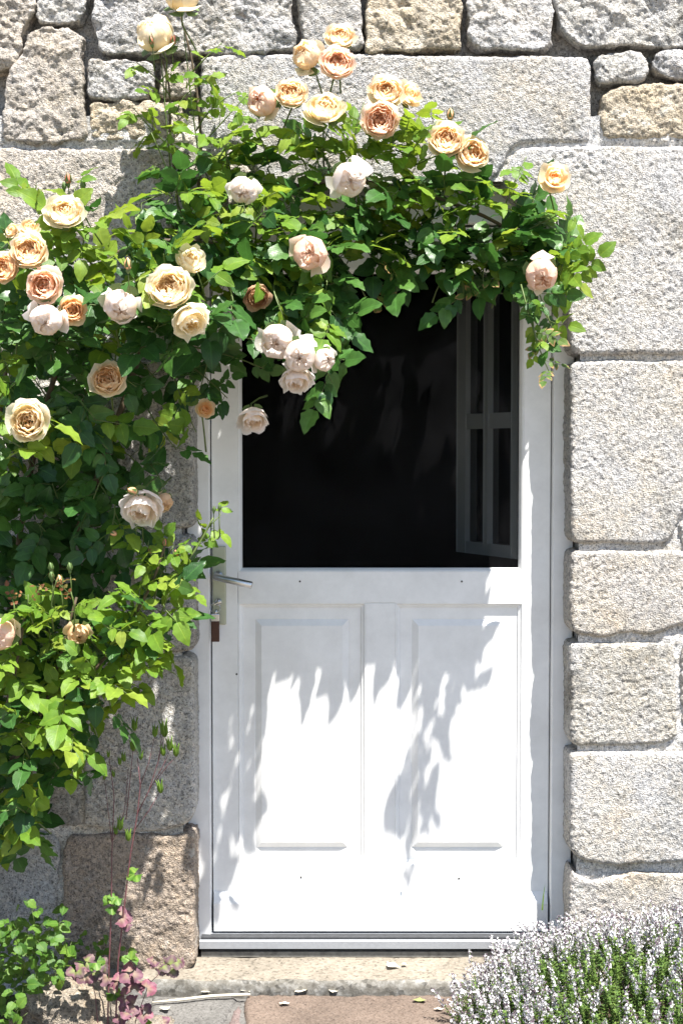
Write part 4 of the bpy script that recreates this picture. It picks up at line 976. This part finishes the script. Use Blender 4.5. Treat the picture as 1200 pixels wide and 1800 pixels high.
def col_leaf(px, py, size, m, y=YC, nn=(.1, -.75, .65), rot=None, n3=3):
    mb = MB(); p = at(px, py, y); rot = random.uniform(0, 6.28) if rot is None else rot
    for k in range(n3):
        ang = rot+(k-(n3-1)/2)*1.9; v, f, uv = lobed(size, random.randrange(999))
        n = Vector(nn)+Vector([random.gauss(0, .22) for _ in range(3)]); n.normalize(); e1 = n.orthogonal().normalized(); e2 = n.cross(e1); d = e1*math.cos(ang)+e2*math.sin(ang)
        mb.add(xf(v, frame_m(p+d*size*.18, d, n)), f, uv)
    obj('leaf', mb.mesh('leaf', [m], True, 'leafuv'), colu)
    return p
stemmb = []
def cstem(pts, r0, r1, m=STEM_P, y=YC):
    mb = MB(); P = [at(a, b, y) for a, b in pts]; n = len(P); mb.tube(P, [r0+(r1-r0)*i/(n-1) for i in range(n)], 6); obj('stem', mb.mesh('stem', m), colu)
cstem([(188,1930),(190,1790),(192,1700),(196,1600),(197,1500),(201,1400),(192,1330)], .0024, .0009)
cstem([(202,1930),(204,1790),(208,1690),(218,1600),(230,1500),(242,1430),(247,1380),(242,1332)], .0026, .0010)
cstem([(242,1430),(262,1390),(278,1340),(288,1300)], .0014, .0007); cstem([(262,1390),(285,1350),(298,1322)], .0011, .0006); cstem([(278,1340),(284,1300),(287,1290)], .0009, .0006)
cstem([(272,1376),(295,1345),(310,1330)], .0009, .0006); cstem([(247,1380),(262,1340),(272,1295)], .0010, .0006); cstem([(222,1440),(228,1380),(234,1320),(237,1285)], .0012, .0006)
cstem([(201,1470),(218,1430),(222,1400),(226,1350)], .0010, .0006); cstem([(236,1460),(262,1425),(281,1392)], .0010, .0006); cstem([(197,1480),(204,1466),(212,1458)], .0010, .0007); cstem([(197,1480),(190,1420),(184,1370)], .0010, .0006)
cstem([(180,1930),(172,1795),(168,1750),(160,1715)], .0014, .0009); cstem([(210,1930),(240,1790),(262,1730),(292,1700)], .0012, .0008)
def pod(px, py, s, up=(0, -.1, 1)):
    s *= 1.25; p = at(px, py, YC-.004); u = Vector(up).normalized(); e1 = u.orthogonal().normalized(); e2 = u.cross(e1); mb = MB()
    for k in range(5):
        a = k*1.2566; d = e1*math.cos(a)+e2*math.sin(a)
        mb.tube([p-u*s*.5+d*s*.06, p-u*s*.2+d*s*.17, p+u*s*.2+d*s*.18, p+u*s*.42+d*s*.22, p+u*s*.72+d*s*.34], [s*.05, s*.12, s*.11, s*.06, s*.012], 6)
    obj('seed_pod', mb.mesh('seed_pod', LEAF_C, True, 'leafuv'), colu)
for (px, py, s) in ((237,1274,.022),(273,1286,.020),(289,1282,.028),(299,1309,.023),(287,1320,.019),(310,1320,.021),(234,1311,.020),(218,1331,.016),(211,1338,.014),(248,1328,.016),(282,1384,.022),(212,1449,.022),(204,1460,.015),(226,1469,.020),(184,1365,.012),(191,1326,.012),(200,1360,.012)):
    pod(px, py, s, (random.uniform(-.12, .12), -.1, 1))
col_leaf(240, 1536, .022, LEAF_C); col_leaf(196, 1590, .022, LEAF_C, n3=4); col_leaf(205, 1578, .018, LEAF_C); col_leaf(212, 1612, .024, LEAF_P, n3=4); col_leaf(222, 1620, .020, LEAF_P)
for (px, py, s, m) in ((148,1692,.026,LEAF_PG),(135,1705,.022,LEAF_PG),(165,1706,.024,LEAF_PG),(150,1716,.020,LEAF_P),(178,1698,.020,LEAF_PG),(192,1716,.024,LEAF_P),(210,1728,.024,LEAF_P),(230,1712,.026,LEAF_P),(246,1722,.026,LEAF_P),(256,1738,.024,LEAF_P),(236,1742,.024,LEAF_P),
    (222,1752,.020,LEAF_P),(240,1766,.026,LEAF_P),(226,1778,.024,LEAF_P),(252,1780,.022,LEAF_P),(214,1786,.020,LEAF_P),(285,1696,.022,LEAF_PG),(300,1700,.024,LEAF_PG),(310,1688,.020,LEAF_PG),(272,1688,.016,LEAF_P),(230,1690,.020,LEAF_C),(168,1690,.020,LEAF_C),(262,1790,.018,LEAF_C),(285,1798,.018,LEAF_P),(200,1745,.02,LEAF_C)):
    q = col_leaf(px, py, s, m, YC-random.uniform(0, .05))

# ------------------------------------------------------------------ ground cover in the left corner
cover = thing('ground_cover', (at(60, 1760, -.3).x, -.30, Z_PATH-.03), 'leafy bright green ground cover at the foot of the wall in the left corner', 'plant')
def small_leaf(seed):
    mb = MB(); v, f, uv = leaflet(.026, .022, .15, .25, seed); mb.add(v, f, uv); mb.tube([(0, -.014, -.003), (0, 0, 0)], .0006, 3, 1); return mb
SL = [small_leaf(i) for i in range(6)]; SLm = [m.mesh('small_leaf', [LEAF_C, STEM_G], True, 'leafuv') for m in SL]
CV = [(-10,1615),(60,1600),(115,1620),(130,1660),(110,1700),(75,1730),(40,1775),(-10,1805)]
lst = []; tw = MB()
for (px, py) in scatter(CV, 17, 9000):
    d = random.uniform(.34, .62); c = at(px, py, -d)
    tw.tube([c+Vector((random.uniform(-.02, .02), .02, -.05)), c], .0009, 4)
    for _ in range(random.choice((4, 5, 6))):
        p = c+Vector([random.gauss(0, .016) for _ in range(3)]); dr = Vector((random.gauss(0, 1), random.gauss(-.5, .6), random.gauss(-.1, .5))); n = Vector((random.gauss(.1, .4), random.gauss(-.6, .3), .8))
        lst.append((random.randrange(6), leaf_matrix(p, dr, n, random.uniform(.7, 1.25))))
for _ in range(34):       # sparse runners creeping up the brown block
    px = random.uniform(120, 235); py = random.uniform(1630, 1710)+max(0, px-160)*.5; p = at(px, py, -random.uniform(.14, .22))
    if p.z < Z_PATH-.02: continue
    lst.append((random.randrange(6), leaf_matrix(p, Vector((random.gauss(0, 1), -.4, random.gauss(0, .5))), Vector((random.gauss(.1, .4), -.7, .7)), random.uniform(.5, .9))))
lst.sort(key=lambda q: q[1].translation.y)
NK = len(lst)*3//5
for k, M in lst[:NK]: o = obj('leaf', SLm[k], cover); o.matrix_basis = M
merge(lst[NK:], SL, 'foliage', cover, [LEAF_C, STEM_G]); obj('twigs', tw.mesh('twigs', STEM_G), cover, kind='stuff')

# ------------------------------------------------------------------ fallen petals, twig, grass blade
def on_z(px, py, z): r = _ray(px, py); return CAM+r*((z-CAM.z)/r.z)
FPM = m_simple('fallen_petal', (.74, .68, .56), .6, 0, .12, 60); FPY = m_simple('yellowed_petal', (.58, .52, .22), .6, 0, .15, 60); FLG = m_simple('fallen_leaf', (.22, .26, .08), .6, 0, .2, 60)
FALL = [(693,1698,.020,0,FPM,'white petal lying on the door step left of a yellow scrap','petal'),(712,1695,.009,0,FPY,'tiny yellow scrap beside the white petal on the door step','petal'),
 (506,1740,.017,1,FPY,'yellowish fallen petal at the foot of the step beside a larger white petal','petal'),(527,1741,.022,1,FPM,'large upturned white petal at the foot of the door step','petal'),
 (590,1741,.019,1,FPM,'white petal at the foot of the step in the middle of the doorway','petal'),(500,1763,.014,1,FPM,'small white petal out on the brown paving stone','petal'),
 (737,1757,.018,1,FLG,'small green fallen leaf on the brown paving near the thyme','leaf'),(770,1773,.013,1,FPM,'thin pale petal on the paving next to the thyme','petal'),
 (434,1741,.014,1,FPM,'pale petal by the right end of the white twig','petal'),(362,1743,.012,1,FPM,'pale petal behind the middle of the white twig','petal'),(293,1772,.015,1,FPM,'white petal on the grey paving under the twig','petal')]
for i, (px, py, s, lv, m, lab, cat) in enumerate(FALL):
    z = (.004 if lv == 0 else Z_PATH+.004); p = on_z(px, py, z); v, f, a = petal(0, .1, 0, 1.0, 88, 74 if i % 2 else 80, .6, i+40, 1, .10, 6, 6); v = (v-v.mean(0))*s*1.9
    v = xf(v, Matrix.Rotation(random.uniform(0, 6.28), 4, 'Z')); v[:, 2] -= v[:, 2].min()
    obj('fallen_leaf' if cat == 'leaf' else 'fallen_petal', mesh('fallen_petal', v, f, m), None, lab, cat, loc=p)
mb = MB(); pts = [on_z(a, b, Z_PATH+.006) for a, b in ((268,1762),(320,1757),(370,1751),(410,1749),(440,1748))]; o0 = pts[0].copy()
mb.tube([p-o0 for p in pts], [.0022, .0036, .0038, .0038, .0034], 6); obj('twig', mb.mesh('twig', STRAW), None, 'bleached white twig lying on the paving along the foot of the step', 'twig', loc=o0)
mb = MB(); b0 = at(951, 1600, -.13); mb.add([Vector(), (.004, 0, 0), (.006, 0, .035), (.009, -.003, .075), (.003, 0, .035)], [(0, 1, 2, 4), (4, 2, 3)])
obj('grass_blade', mb.mesh('grass_blade', LEAF_C, True, 'leafuv'), None, 'single grass blade at the right foot of the door frame', 'grass', loc=b0)
